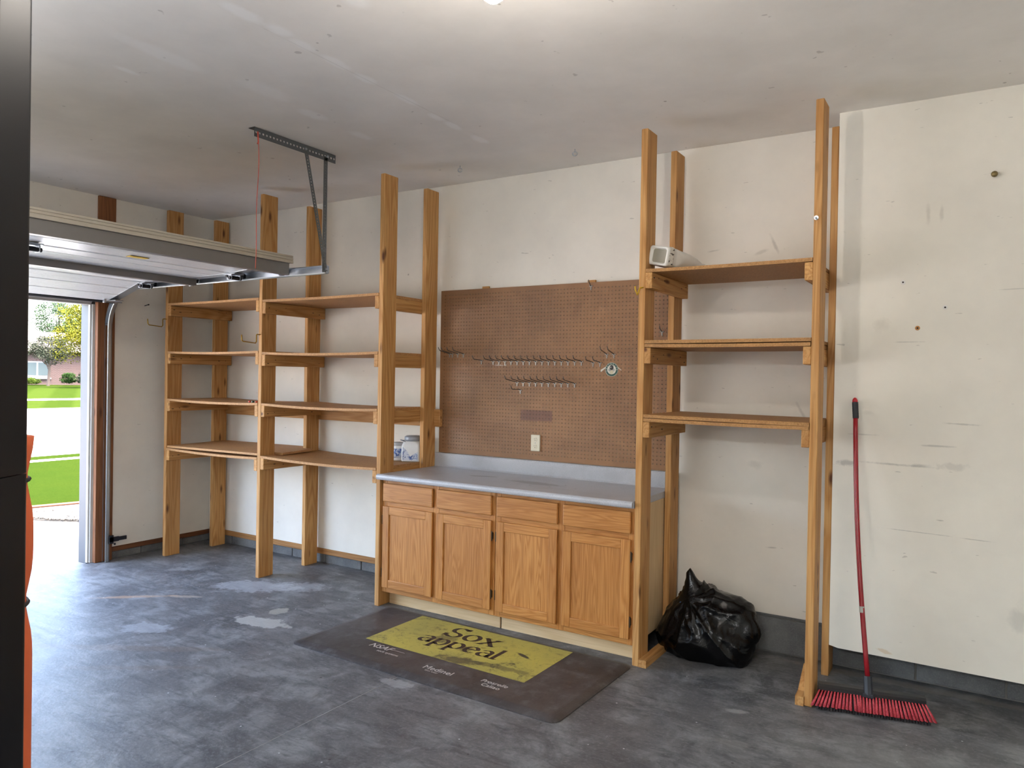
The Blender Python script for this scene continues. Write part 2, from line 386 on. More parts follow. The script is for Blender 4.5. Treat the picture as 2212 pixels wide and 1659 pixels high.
for y0, s in ((OY0 - .005, 1), (OY1 + .005, -1)):
    prism(bm, [(.052, y0 + s * .055, 0), (.052, y0, 0), (.078, y0, 0), (.082, y0 + s * .012, 0), (.092, y0 + s * .014, 0), (.096, y0 + s * .034, 0), (.110, y0 + s * .036, 0), (.112, y0 + s * .055, 0)], (0, 0, OZ))
prism(bm, [(.052, OY1, OZ + .045), (.052, OY1, OZ - .005), (.085, OY1, OZ - .005), (.09, OY1, OZ + .015), (.102, OY1, OZ + .018), (.104, OY1, OZ + .045)], (0, OY0 - OY1, 0))
struct(build('trim_2', bm, sm))
# ceiling, with filler patches along the board seams
XY = (0, 1)
pm = dict(namp=.45, nscale=9, soft=.5)
CW = (250, 250, 248)
patches = [((3.776, -2.627), (.05, .13)), ((3.79, -2.444), (.05, .08)), ((3.766, -2.291), (.04, .085)), ((3.759, -2.085), (.04, .11)), ((3.75, -1.878), (.04, .09)), ((3.745, -1.565), (.035, .11)), ((3.718, -1.285), (.035, .08)),
           ((3.715, -1.11), (.035, .10)), ((3.71, -.845), (.045, .11)), ((3.13, -2.54), (.07, .26)), ((3.19, -2.02), (.09, .19)), ((2.81, -2.52), (.03, .08)), ((3.136, -1.645), (.06, .12)), ((4.246, -2.47), (.06, .10)), ((3.12, -1.245), (.05, .10))]
cm = [(XY, c, r, .05, CW, .75 if r[1] < .15 else .55, pm) for c, r in patches]
cm += [(XY, (3.745, -1.7), (.004, 1.1), 0, (170, 164, 152), .35, dict(namp=1.2, nscale=6, soft=.5))]
bm = B(); box(bm, (-.06, RY - .1, H), (RX + .1, .1, H + .12)); struct(build('ceiling', bm, wall_paint('ceiling_paint', (238, 234, 227), cm)))
# the roof above (out of sight, it shades the apron)
bm = B(); prism(bm, [(-.45, RY - .5, 2.80), (-.45, RY - .5, 3.16), (4, RY - .5, 5.2), (8.6, RY - .5, 3.16), (8.6, RY - .5, 2.95), (7.75, RY - .5, 3.165), (-.1, RY - .5, 3.165)], (0, 8.4, 0))
struct(build('roof', bm, plain('shingle', (96, 88, 82), .9)))

# ================================================================== GARAGE DOOR (rolled up overhead)
def door_mat():
    n = NT('embossed_door_steel'); P = n.pos()
    g = n.noise(n.mapping(P, sc=(95, 9, 95)), 1, 4, .6, .3); g2 = n.noise(P, 3, 3)
    c = n.mix(n.ramp(g2, [(.3, 0.), (.7, 1.)]), srgb(244, 243, 238), srgb(236, 235, 230))
    return n.fin(c, .2, 0, .7, n.bump(n.ramp(g, [(.35, 0.), (.65, 1.)]), .30, .005))
DM = door_mat(); EDGE = plain('door_edge_cream', (176, 168, 152), .5); STR = plain('strut_steel', (128, 126, 124), .42, .55); ZN = plain('galvanised', (176, 182, 188), .32, .85); DKM = plain('dark_steel', (52, 52, 56), .4, .6)
dn = [(2.40, 2.330), (1.868, 2.287), (1.335, 2.276), (.81, 2.284), (.345, 2.152)]     # underside line of the four sections
DY0, DY1 = -1.14, -6.02
door = struct(build('door_1', box(B(), (2.398, DY1, 2.336), (2.404, DY0, 2.376)), EDGE))
for (xa, za), (xb, zb) in zip(dn, dn[1:]):
    d = Vector((xb - xa, 0, zb - za)).normalized(); nn = Vector((d.z, 0, -d.x)); nn = nn if nn.z > 0 else -nn
    a = Vector((xa, DY1, za)) + d * .0025; b = Vector((xb, DY1, zb)) - d * .0025; L = (b - a).length
    pts = [a + nn * .012, a + nn * .004 + d * .004, a + d * .012]
    for g in (.33, .66): pts += [a + d * (L * g - .006), a + d * (L * g) + nn * .004, a + d * (L * g + .006)]
    pts += [b - d * .012, b + nn * .004 - d * .004, b + nn * .012, b + nn * .046, a + nn * .046]
    build('door_section', prism(B(), pts, (0, DY0 - DY1, 0)), DM, door)
    stile = prism(B(), [a - nn * .002 + Vector((0, DY0 - DY1 - .07, 0)), b - nn * .002 + Vector((0, DY0 - DY1 - .07, 0)), b + nn * .046 + Vector((0, DY0 - DY1 - .07, 0)), a + nn * .046 + Vector((0, DY0 - DY1 - .07, 0))], (0, .071, 0))
    build('end_stile', stile, ZN, door)
bm = B()                                                                                # stepped leading edge
prism(bm, [(2.395, DY1, 2.330), (2.412, DY1, 2.330), (2.412, DY1, 2.347), (2.407, DY1, 2.349), (2.407, DY1, 2.352), (2.412, DY1, 2.354), (2.412, DY1, 2.364), (2.406, DY1, 2.366), (2.406, DY1, 2.369), (2.410, DY1, 2.371), (2.410, DY1, 2.381), (2.395, DY1, 2.381)], (0, DY0 + .015 - DY1, 0))
build('edge_rail', bm, EDGE, door)
for x, z, d_ in ((2.392, 2.3285, .072), (1.405, 2.2775, .044)):                          # stiffening struts across the sections
    bm = B(); prism(bm, [(x, DY1, z), (x, DY1, z - d_), (x - .045, DY1, z - d_), (x - .045, DY1, z - .001), (x - .058, DY1, z - .001), (x - .058, DY1, z - .004), (x - .048, DY1, z - .004), (x - .048, DY1, z - d_ - .003), (x + .003, DY1, z - d_ - .003), (x + .003, DY1, z)], (0, DY0 - .005 - DY1, 0))
    build('strut', bm, STR, door)
bm = B(); a, b = Vector((.349, DY1, 2.150)), Vector((.335, DY1, 2.139)); prism(bm, [a, b, b + Vector((-.03, 0, .02)), a + Vector((-.03, 0, .035))], (0, DY0 - DY1, 0))
build('bottom_seal', bm, plain('seal_rubber', (34, 30, 28), .7), door)
def hinge(x, z, y, roller=True):
    bm = B(); box(bm, (x - .06, y - .04, z - .006), (x + .06, y + .04, z), .001)
    for s in (-1, 1): box(bm, (x - .026, y + s * .036 - .003, z - .042), (x + .026, y + s * .036 + .003, z), .001)
    h = build('hinge', bm, ZN, door)
    bm = B(); tube(bm, [(x + .012, y - .05, z - .030), (x + .012, y + .05, z - .030)], .0125, 10); tube(bm, [(x - .02, y - .046, z - .018), (x - .02, y + .046, z - .018)], .009, 10); build('hinge_barrel', bm, DKM, h)
    if roller:
        bm = B(); tube(bm, [(x, y, z - .02), (x, -1.092, 2.277 if x > .5 else z - .02)], .005, 8); build('roller_stem', bm, ZN, h)
        bm = B(); tube(bm, [(x, -1.110, 2.277 if x > .5 else z - .02), (x, -1.088, 2.277 if x > .5 else z - .02)], .021, 14); build('roller', bm, DKM, h)
for x, z in ((1.868, 2.285), (1.335, 2.274), (.81, 2.280)):
    hinge(x, z, -1.175)
    for y in (-2.50, -3.75, -5.0): hinge(x, z, y, False)
hinge(2.27, 2.318, -1.175)
bm = B(); box(bm, (.36, -1.21, 2.150), (.47, -1.145, 2.158)); tube(bm, [(.375, -1.25, 2.148), (.375, -1.10, 2.148)], .006, 8); box(bm, (.365, -1.255, 2.136), (.39, -1.235, 2.17), .003)
build('bottom_bracket', bm, ZN, door)
v = unz(340, 553, 2.283)
bm = B(); box(bm, (1.905, -1.98, 2.2875), (1.955, -1.86, 2.2905)); build('warning_sticker', bm, plain('sticker_yellow', (206, 172, 44), .5), door)

# ------------------------------------------------------------------ door track and its hanger
ZT = 2.277; RC = .34; TX = .165
path = [(TX, 0.002), (TX, ZT - RC)]
path += [(TX + RC - RC * math.cos(a), ZT - RC + RC * math.sin(a)) for a in [math.pi / 2 * k / 12 for k in range(1, 13)]]
path += [(2.69, ZT)]
prof = [(-.020, -.034), (-.0265, -.034), (-.0265, -.012), (-.021, 0.), (.021, 0.), (.0265, -.012), (.0265, -.034), (.020, -.034)]   # (normal, y) C section, open to the door
TY = -1.072
def sweep(pts, prof, y, closed=False):
    bm = B(); rings = []
    for i, (x, z) in enumerate(pts):
        p0 = pts[max(i - 1, 0)]; p1 = pts[min(i + 1, len(pts) - 1)]; t = Vector((p1[0] - p0[0], p1[1] - p0[1])).normalized(); nx, nz = -t.y, t.x
        rings.append([bm.verts.new((x + nx * a, y + b, z + nz * a)) for a, b in prof])
    for a, b in zip(rings, rings[1:]):
        for k in range(len(prof) - (0 if closed else 1)): bm.faces.new((a[k], a[(k + 1) % len(prof)], b[(k + 1) % len(prof)], b[k]))
    return bm
track = thing('garage_door_track', 'galvanised steel overhead door track curving up beside the opening', 'door track', (TX, TY, 0))
for nm, seg in (('vertical_track', path[:3]), ('curved_track', path[2:14]), ('horizontal_track', path[13:])):
    o = build(nm, sweep(seg, prof, TY), ZN, track); md = o.modifiers.new('thick', 'SOLIDIFY'); md.thickness = .003; md.offset = 0
for seg, nm in ((path[:14], 'rolled_lip'), (path[13:], 'rolled_lip')):
    bm = B(); tube(bm, [(x, TY - .034, z) for x, z in [(p[0] + (.0265 if i < 2 else 0), p[1]) for i, p in enumerate(seg)]] if False else [(a[0], TY - .032, a[1]) for a in
        [(seg[i][0] + .026 * (seg[min(i + 1, len(seg) - 1)][1] - seg[max(i - 1, 0)][1]) / max(1e-6, math.dist(seg[min(i + 1, len(seg) - 1)], seg[max(i - 1, 0)])),
          seg[i][1] - .026 * (seg[min(i + 1, len(seg) - 1)][0] - seg[max(i - 1, 0)][0]) / max(1e-6, math.dist(seg[min(i + 1, len(seg) - 1)], seg[max(i - 1, 0)]))) for i in range(len(seg))]], .0055, 8)
    build(nm, bm, plain('lip_steel', (206, 210, 206), .35, .5), track, True)
for z in (.5, 1.2, 1.86):
    bm = B(); box(bm, (LW + .022, -1.085, z - .02), (TX + .01, -1.068, z + .02), .001); build('track_bracket', bm, ZN, track)
bm = B(); box(bm, (.20, -1.085, .165), (.206, -1.0, .205)); box(bm, (.19, -1.02, .168), (.205, -.93, .2), .003); box(bm, (.19, -1.08, .15), (.206, -1.045, .22), .002)
tube(bm, [(.195, -1.03, .15), (.195, -1.03, .135)], .008, 8)
top(origin(build('safety_sensor', bm, plain('sensor_black', (24, 24, 30), .3)), (.2, -1.0, .15)), 'small black door safety sensor on a bracket at the foot of the track', 'sensor')
HX = 2.69
hang = thing('track_hanger', 'perforated angle steel hanger bolted to the ceiling above the track end', 'hanger', (HX, -1.1, H))
PST = plain('perforated_steel', (112, 116, 118), .4, .75)
def perf_strip(nm, p0, p1, wdir, w, parent, pitch=.019, r=.0045, m=PST):
    p0, p1, wd = Vector(p0), Vector(p1), Vector(wdir).normalized(); L = (p1 - p0).length; n = max(1, round(L / pitch)); pu = L / n; d = (p1 - p0).normalized(); nn = d.cross(wd).normalized()
    V, Fc = perforated(n, 1, pu, w, r, .002, lambda u, v, q: p0 + d * u + wd * (v - w / 2) + nn * q)
    return build_raw(nm, V, Fc, m, parent)
perf_strip('ceiling_angle', (HX, -1.68, H - .030), (HX, -1.03, H - .030), (0, 0, 1), .055, hang, .026, .0075)
perf_strip('ceiling_angle_flange', (HX - .026, -1.68, H - .0025), (HX - .026, -1.03, H - .0025), (1, 0, 0), .052, hang, .026, .0075)
perf_strip('hanger_leg', (HX, -1.115, H - .03), (HX, -1.115, ZT - .02), (0, 1, 0), .032, hang)
perf_strip('hanger_leg_flange', (HX - .016, -1.099, H - .03), (HX - .016, -1.099, ZT - .02), (1, 0, 0), .032, hang)
perf_strip('diagonal_brace', (HX + .005, -1.29, H - .03), (HX + .005, -1.105, ZT - .012), (0, 1, 0), .030, hang)
for p in ((HX, -1.29, H - .03), (HX, -1.105, ZT), (HX, -1.105, H - .03)):
    bm = B(); tube(bm, [Vector(p) + Vector((.003, 0, 0)), Vector(p) + Vector((.012, 0, 0))], .008, 6); build('bolt', bm, ZN, hang)
bm = B(); pts = [(HX + .012, -1.663, H - .03)]
for k in range(1, 26):
    t = k / 25; pts.append((HX + .012 + .006 * math.sin(t * 9), -1.663 + .006 * math.sin(t * 5), H - .03 - t * .80))
tube(bm, pts, .0022, 6); tube(bm, [(HX + .010, -1.663, H - .028), (HX + .013, -1.660, H - .09), (HX + .011, -1.665, H - .10)], .0045, 6)
top(origin(build('pull_cord', bm, plain('red_cord', (196, 84, 66), .7), None, True), (HX, -1.663, H - .83)), 'thin faded red cord hanging from the perforated ceiling angle', 'cord')

# ------------------------------------------------------------------ ceiling lamp
LX, LY = unz(1065, 5, H - .322).xy
def bulb_lamp(x, y, label):
    t = thing('ceiling_lamp', label, 'lamp', (x, y, H)); D = .20  # stem is added: it lowers the bulb so its light spreads over the ceiling
    bm = B(); lathe(bm, [(.055, H), (.055, H - .012), (.04, H - .022), (.006, H - .026), (.006, H - D), (.018, H - D - .004), (.022, H - D - .04)], (x, y, 0)); build('lamp_holder', bm, plain('porcelain', (236, 234, 228), .25), t, True)
    z = H - D
    bm = B(); lathe(bm, [(.013, z - .035), (.016, z - .045), (.030, z - .065), (.036, z - .087), (.031, z - .108), (.016, z - .120), (.003, z - .122)], (x, y, 0)); build('bulb', bm, emissive('bulb_glow', (255, 246, 236), BULB), t, True)
    return t
bulb_lamp(LX, LY, 'bare white bulb glowing on an added stem under the ceiling near the workbench')

# unseen fill lamps added to brighten the room: opener lenses and twin tubes
def fill_light(x, y, along, st, label):
    t = thing('fill_light', label, 'lamp', (x, y, H)); ZL = 2.50
    d = Vector((1, 0, 0)) if along == 'x' else Vector((0, 1, 0)); w = Vector((d.y, d.x, 0)); c = Vector((x, y, 0))
    def bb(a, b, wa, wb, z0, z1): bm = B(); prism(bm, [c + d * a + w * wa + Vector((0, 0, z0)), c + d * b + w * wa + Vector((0, 0, z0)), c + d * b + w * wb + Vector((0, 0, z0)), c + d * a + w * wb + Vector((0, 0, z0))], (0, 0, z1 - z0)); return bm
    build('fixture_body', bb(-.62, .62, -.06, .06, ZL - .055, ZL), plain('fixture_white', (236, 236, 232), .4), t)
    for s in (-1, 1): build('tube_holder', bb(s * .60 - .01, s * .60 + .01, -.09, .09, ZL - .12, ZL - .055), plain('fixture_white', (236, 236, 232), .4), t)
    for s in (-1, 1):
        bm = B(); tube(bm, [c + d * -.588 + w * s * .06 + Vector((0, 0, ZL - .095)), c + d * .588 + w * s * .06 + Vector((0, 0, ZL - .095))], .019, 12); build('fill_tube', bm, emissive('fill_tube_glow_' + along, (246, 250, 255), st), t, True)
    for s in (-.5, .5):
        p = c + d * s; bm = B(); tube(bm, [p + Vector((0, 0, ZL)), p + Vector((0, 0, H))], .004, 6); build('hanging_chain', bm, ZN, t)
op = thing('added_opener', 'added garage door opener whose frosted lenses serve as unseen fill lamps', 'door opener', (2.95, -3.6, 2.5))  # made-up opener, added so its lenses light the room from the left
bm = B(); box(bm, (2.80, -3.72, 2.46), (3.12, -3.48, 2.62), .01, 2); build('motor_housing', bm, plain('opener_grey', (120, 122, 126), .4), op)
for x0, x1 in ((2.69, 2.798), (3.122, 3.23)): bm = B(); box(bm, (x0, -3.72, 2.42), (x1, -3.48, 2.58), .02, 3); build('fill_lens', bm, emissive('fill_glow', (250, 250, 255), FILL_A), op, True)
bm = B(); box(bm, (.14, -3.62, 2.52), (2.80, -3.58, 2.56)); build('drive_rail', bm, ZN, op)
for y in (-3.70, -3.50): bm = B(); box(bm, (2.95, y - .012, 2.60), (2.954, y + .012, H - .001)); build('hanger_strap', bm, ZN, op)
fill_light(6.1, -6.0, 'x', FILL_B, 'added twin tube fill light hung on chains over the back of the garage')  # made-up fixture, added as fill from behind the camera

# ================================================================== SHELVING
def post(parent, x, y, h=POST_H, z0=0., lean=0.):
    bm = B(); box(bm, (x, y, z0), (x + PW, y + PD, h), .003)
    return build('post', bm, wood('z', 'pine'), parent)
def cleat(parent, x, z, y0=YF, y1=-.075):
    bm = B(); box(bm, (x, y0, z - .089), (x + .038, y1, z), .003); return build('cleat', bm, wood('y', 'pine'), parent)
def board(parent, x0, x1, ztop, sag=.01, kind='left', y0=YF - .002, y1=-.09, th=.018, tilt=0., nm='shelf_board', twist=0.):
    bm = B(); n = 10; rows = []
    for i in range(n + 1):
        t = i / n; x = x0 + (x1 - x0) * t; z = ztop - sag * 4 * t * (1 - t) + tilt * t
        rows.append([bm.verts.new(p) for p in ((x, y0, z), (x, y1, z + twist * (1 - t)), (x, y1, z - th + twist * (1 - t)), (x, y0, z - th))])
    for a, b in zip(rows, rows[1:]):
        for k in range(4): bm.faces.new((a[k], a[(k + 1) % 4], b[(k + 1) % 4], b[k]))
    bm.faces.new(rows[0]); bm.faces.new(rows[-1][::-1])
    return build(nm, bm, chipboard(kind), parent)
unit = thing('storage_shelves', 'long two bay pine shelving with four sagging particle board levels', 'shelves', (PX[0], YF, 0))
for x in PX[:3]: post(unit, x, YF); post(unit, x, YR)
lev1 = (2.181, 1.768, 1.362, .938); lev2 = (2.163, 1.758, 1.362, .953)
for i, lev in enumerate((lev1, lev2)):
    xa, xb = PX[i] + PW, PX[i + 1]
    for k, z in enumerate(lev):
        board(unit, xa + .002, xb - .002, z, (.004, .010, .012, .012)[k] if i else (.003, .008, .010, .010)[k])
        cleat(unit, xa, z - .0185); cleat(unit, xb - .038, z - .0185)
bm = B()                                                                         # loose warped board on the lowest level, notched round the middle post
out = [(.392, YF + .004), (1.552, YF + .004), (1.552, -.552), (1.68, -.552), (1.68, -.24), (1.552, -.24), (1.552, -.10), (.392, -.10)]
prism(bm, [(x, y, .9405 + .012 * max(0, (x - .4)) * .8 + (.010 if y > -.4 else 0)) for x, y in out], (0, 0, .017)); build('loose_shelf_board', bm, chipboard('left'), unit)
bm = B(); box(bm, (.39, -.109, 1.213), (2.88, -.0715, 1.343), .003); build('ledger_rail', bm, wood('x', 'pine'), unit)

unit2 = thing('storage_shelves', 'narrow three level pine shelving standing between workbench and bare wall panel', 'shelves', (PX[3], YF, 0))
for x in PX[3:]: post(unit2, x, YF); post(unit2, x, YR)
xa, xb = PX[3] + PW, PX[4]
for z, two in ((2.205, 0), (1.812, 1), (1.402, 1)):
    board(unit2, xa + .002, xb - .002, z, .003 if not two else .001, 'right', tilt=.003 if z > 1.5 else -.006)
    zz = z - .0185
    if two: board(unit2, xa + .003, xb - .003, z - .0205, .003, 'right', tilt=.001 if z > 1.5 else -.004); zz = z - .0405
    cleat(unit2, xa, zz, YF, -.095); cleat(unit2, xb - .038, zz, YF, -.095)
    cleat(unit2, xb + PW, zz + .01, -.52, -.28) if False else None
bm = B(); prism(bm, [(PX[3] + PW, YF, 0), (PX[3] + PW, YF, .042), (PX[3] + PW, -.25, .042), (PX[3] + PW, -.25, 0)], (.045, 0, 0)); build('base_plate', bm, wood('y', 'pine'), unit2)
bm = B(); prism(bm, [(PX[4], YF - .01, 0), (PX[4], YF - .01, .045), (PX[4], -.64, .05), (PX[4], -.50, .14), (PX[4], -.50, 0)], (-.040, 0, 0)); build('base_plate', bm, wood('y', 'pine'), unit2)
for z, y in ((2.40, YF), (2.42, YF)):
    if z > 2.41: continue
    bm = B(); tube(bm, [(PX[4] + .012, YF - .005, z), (PX[4] + .012, YF + .002, z)], .011, 12); tube(bm, [(PX[4] + .012, YF - .03, z - .006), (PX[4] + .012, YF, z)], .004, 8); build('washer_screw', bm, ZN, unit2)
# nail heads on the cleats
NL = plain('nail_head', (46, 34, 26), .5, .5)
for par, xs_, levs in ((unit, (PX[0] + PW + .038, PX[1] + PW + .038), (lev1, lev2)), (unit2, (PX[3] + PW + .038,), ((2.205, 1.79, 1.38),))):
    for x, lev in zip(xs_, levs):
        for z in lev:
            for y in (-.66, -.60, -.50, -.22, -.14):
                bm = B(); zz = z - .0185 - random.uniform(.02, .07); tube(bm, [(x - .002, y + random.uniform(-.02, .02), zz), (x + .0012, y + .001, zz)], .003, 6); build('nail_head', bm, NL, par)

def bike_hook(label, x, z, out=.17, dx=-.0):
    bm = B(); tube(bm, [(x, YF + .02, z), (x, YF - .03, z), (x + dx * .1, YF - .036, z - .006), (x + dx * .1, YF - .036, z - .055), (x + dx * .15, YF - .045, z - .068), (x + dx * .8, YF - out + .01, z - .060), (x + dx, YF - out, z - .050), (x + dx, YF - out - .004, z - .010)], .0045, 8)
    return top(origin(build('utility_hook', bm, plain('brass_hook', (176, 140, 52), .35, .7), None, True), (x, YF, z)), label, 'hook')
bike_hook('brass coloured utility hook screwed into the shelf post nearest the garage door', PX[0] + .019, 2.045, .17)
bike_hook('brass coloured utility hook screwed into the middle post of the long shelving', PX[1] + .019, 1.893, .17)
bm = B(); x, z = PX[3] + .019, 2.105
tube(bm, [(x + .01, YF + .01, z), (x - .004, YF - .02, z - .005), (x - .010, YF - .03, z - .035), (x - .008, YF - .045, z - .045), (x - .014, YF - .058, z - .02), (x - .016, YF - .06, z)], .0042, 8)
top(origin(build('cup_hook', bm, plain('yellow_vinyl', (206, 166, 40), .35), None, True), (x, YF, z)), 'small yellow vinyl hook on the narrow shelving post beside the pegboard', 'hook')

# ================================================================== WORKBENCH
OK_V, OK_H = wood('z', 'oak'), wood('x', 'oak')
CY = -.672
def cabinet(x0, x1, label, hinges):
    t = thing('base_cabinet', label, 'cabinet', ((x0 + x1) / 2, -.38, 0))
    bm = B(); box(bm, (x0, CY + .02, .10), (x0 + .016, -.075, .874)); box(bm, (x1 - .016, CY + .02, .10), (x1, -.075, .874)); box(bm, (x0 + .016, CY + .02, .10), (x1 - .016, -.075, .118)); box(bm, (x0 + .016, -.09, .118), (x1 - .016, -.075, .874))
    build('carcass', bm, wood('z', 'maple'), t)
    mid = (x0 + x1) / 2
    for a, b in ((x0, x0 + .038), (mid - .022, mid + .022), (x1 - .038, x1)): build('frame_stile', box(B(), (a, CY, .10), (b, CY + .02, .874), .0015), OK_V, t)
    for a, b in ((x0 + .038, mid - .022), (mid + .022, x1 - .038)):
        for z0, z1 in ((.10, .145), (.690, .735), (.845, .874)): build('frame_rail', box(B(), (a, CY + .0005, z0), (b, CY + .02, z1), .0015), OK_H, t)
    fr = ((x0 + .014, mid - .020), (mid + .016, x1 - .020))
    for (a, b), hs in zip(fr, hinges):
        bm = B(); box(bm, (a, CY - .019, .727), (b, CY - .0005, .852), .006, 2); d = build('drawer_front', bm, OK_H, t)
        z0, z1 = .135, .695; w = .057
        d = build('door', box(B(), (a + .03, CY - .010, z0 + .03), (b - .03, CY - .004, z1 - .03)), OK_V, t)
        for s0, s1 in ((a, a + w), (b - w, b)): build('door_stile', box(B(), (s0, CY - .019, z0), (s1, CY - .0005, z1), .004, 2), OK_V, d)
        for s0, s1 in ((z0, z0 + w), (z1 - w, z1)): build('door_rail', box(B(), (a + w - .001, CY - .0185, s0), (b - w + .001, CY - .0005, s1), .004, 2), OK_H, d)
        hx = b + .004 if hs > 0 else a - .004
        for hz in (.235, .60):
            bm = B(); box(bm, (hx - .005, CY - .016, hz - .022), (hx + .005, CY - .0005, hz + .022), .003); tube(bm, [(hx, CY - .014, hz - .03), (hx, CY - .014, hz + .03)], .004, 8); build('hinge', bm, plain('antique_hinge', (84, 72, 58), .35, .8), d)
    bm = B(); box(bm, (x0 + .004, -.592, 0), (x1 - .004, -.58, .10)); build('toe_kick', bm, wood('x', 'maple'), t)
    return t
cabinet(2.832, 3.762, 'oak base cabinet with two drawers and doors next to the long shelving', (-1, 1))
cabinet(3.766, 4.696, 'oak base cabinet with two drawers and doors next to the narrow shelving', (-1, 1))
def counter_mat():
    n = NT('grey_laminate'); P = n.pos(); a = n.noise(P, 320, 2, .6); b = n.noise(P, 2.2, 5, .6); c0 = n.mix(n.ramp(a, [(.4, 0.), (.62, 1.)]), srgb(168, 170, 176), srgb(196, 198, 203))
    c0 = n.mix(n.ramp(b, [(.5, 0.), (.78, .5)]), c0, srgb(128, 124, 122))
    for cc, r, ang, op in (((3.45, -.35), (.12, .03), .3, .5), ((3.9, -.42), (.25, .06), -.1, .45), ((4.05, -.5), (.008, .008), 0, .9), ((3.92, -.52), (.008, .006), 0, .9), ((4.1, -.38), (.007, .007), 0, .9), ((4.22, -.48), (.007, .007), 0, .9)):
        c0 = n.mix(n.math('MULTIPLY', n.blob(P, (0, 1), cc, r, ang, namp=.6, nscale=14), op), c0, srgb(72, 68, 66))
    return n.fin(c0, .32, 0, .5)
CM_ = counter_mat()
ct = thing('countertop', 'grey speckled laminate countertop with a low backsplash', 'countertop', (3.76, -.40, .876))
nose = [(-.700, .876), (-.716, .877), (-.723, .884), (-.726, .895), (-.723, .907), (-.714, .914), (-.700, .9155)]
bm = B(); prism(bm, [(2.812, y, z) for y, z in nose], (1.884, 0, 0)); build('front_edge', bm, CM_, ct)
bm = B(); prism(bm, [(2.830, -.7, .876), (2.830, -.7, .9155), (2.830, -.105, .9145), (2.830, -.097, .917), (2.830, -.091, .925), (2.830, -.090, 1.010), (2.830, -.086, 1.017), (2.830, -.067, 1.017), (2.830, -.067, .876)], (1.868, 0, 0)); build('worktop', bm, CM_, ct)

# ------------------------------------------------------------------ pegboard
def peg_mat():
    n = NT('hardboard'); P = n.pos(); a = n.noise(P, 2.6, 5, .6, .5); b = n.noise(P, 80, 3)
    c = n.mix(n.ramp(a, [(.35, 0.), (.68, 1.)]), srgb(152, 112, 76), srgb(130, 95, 65)); c = n.mix(n.ramp(b, [(.5, 0.), (.8, .2)]), c, srgb(112, 80, 56))
    for cc, r in (((3.693, 1.331), (.127, .037)),):          # darker rectangle left by an old label
        sep = n.n('ShaderNodeSeparateXYZ'); n.l(P, sep.inputs[0])
        mx = n.math('LESS_THAN', n.math('ABSOLUTE', n.math('SUBTRACT', sep.outputs[0], cc[0])), r[0]); mz = n.math('LESS_THAN', n.math('ABSOLUTE', n.math('SUBTRACT', sep.outputs[2], cc[1])), r[1])
        c = n.mix(n.math('MULTIPLY', n.math('MULTIPLY', mx, mz), .75), c, srgb(106, 70, 60))
    return n.fin(c, .48, 0, .4, n.bump(b, .05, .001))
PBX, PBZ, PBY = 2.845, 1.020, -.066
pb = thing('pegboard', 'large brown perforated hardboard panel mounted above the countertop', 'pegboard', (3.76, PBY, PBZ))
V, Fc = perforated(72, 48, .0254, .0254, 0.0036, .004, lambda u, v, w: (PBX + u, PBY + w, PBZ + v), lambda i, j: i == 0 or i == 71 or j == 0 or j == 47)
build_raw('perforated_panel', V, Fc, peg_mat(), pb)
bm = B(); x1, z1 = PBX + 1.8288, PBZ + 1.2192
for a, b in (((PBX, PBZ), (PBX + .03, z1)), ((x1 - .03, PBZ), (x1, z1)), ((PBX + .03, z1 - .03), (x1 - .03, z1)), ((PBX + .03, PBZ), (x1 - .03, PBZ + .03))): box(bm, (a[0], PBY + .0042, a[1]), (b[0], YB - .0005, b[1]))
build('spacer_frame', bm, wood('z', 'dark'), pb)
for x in (3.245, 4.10): build('top_block', box(B(), (x - .03, PBY + .005, z1 - .005), (x + .03, YB - .001, z1 + .016), .002), wood('x', 'pine'), pb)
HK, HKB = plain('hook_steel', (96, 94, 92), .4, .7), plain('hook_bright', (168, 166, 160), .35, .7)
ARM = {}
def peg_hook(x, z, L, up_, label, group):
    t = thing('peg_hook', label, 'hook', (x, PBY, z), group)
    k = (round(L, 3), round(up_, 3))
    if k not in ARM:
        bm = B(); tube(bm, [(0, .004, 0), (0, -.006, 0), (0, -.016, .004), (0, -L + .012, up_), (0, -L, up_ + .006), (0, -L - .012, up_ + .024)], .0030, 6)
        a = build('arm', bm, HK, t, True, True)
        bm = B(); box(bm, (-.013, -.004, -.004), (.013, -.0005, .002)); box(bm, (-.0035, -.0045, -.027), (.0035, -.0005, .002)); box(bm, (-.013, -.004, -.002), (-.010, .004, .002)); box(bm, (.010, -.004, -.002), (.013, .004, .002))
        b = build('bracket', bm, HKB, t, False, True); ARM[k] = (a, b)
    else:
        for s in ARM[k]: c = s.copy(); C.objects.link(c); c.parent = t
rows = [([3.327, 3.378, 3.429, 3.480, 3.531, 3.582, 3.633, 3.684, 3.735, 3.786, 3.836, 3.887, 3.938, 3.989, 4.040], 1.708, .12, .014, 'steel peg hook, %s from the long shelving in the long straight row on the pegboard', 'peg hooks in the long row'),
        ([3.534 + .0508 * i for i in range(10)], 1.559, .16, .022, 'steel peg hook, %s from the long shelving in the lower row of ten hooks', 'peg hooks in the lower row'),
        ([2.934, 2.960, 3.010, 3.061], 1.762, .13, .020, 'steel peg hook, %s from the long shelving in the small cluster beside its post', 'peg hooks by the shelving post'),
        ([4.225, 4.276], 1.758, .10, .022, 'steel peg hook, %s from the long shelving of the pair just above the badge', 'peg hooks above the badge'),
        ([4.126, 4.177], 1.702, .11, .012, 'steel peg hook, %s of the pair between the long hook row and the badge', 'peg hooks ending the long row')]
ORD = 'first second third fourth fifth sixth seventh eighth ninth tenth eleventh twelfth thirteenth fourteenth fifteenth'.split()
for xs_, z, L, u_, lab, grp in rows:
    for k, x in enumerate(xs_): peg_hook(x, z, L, u_, lab % ORD[k], grp)
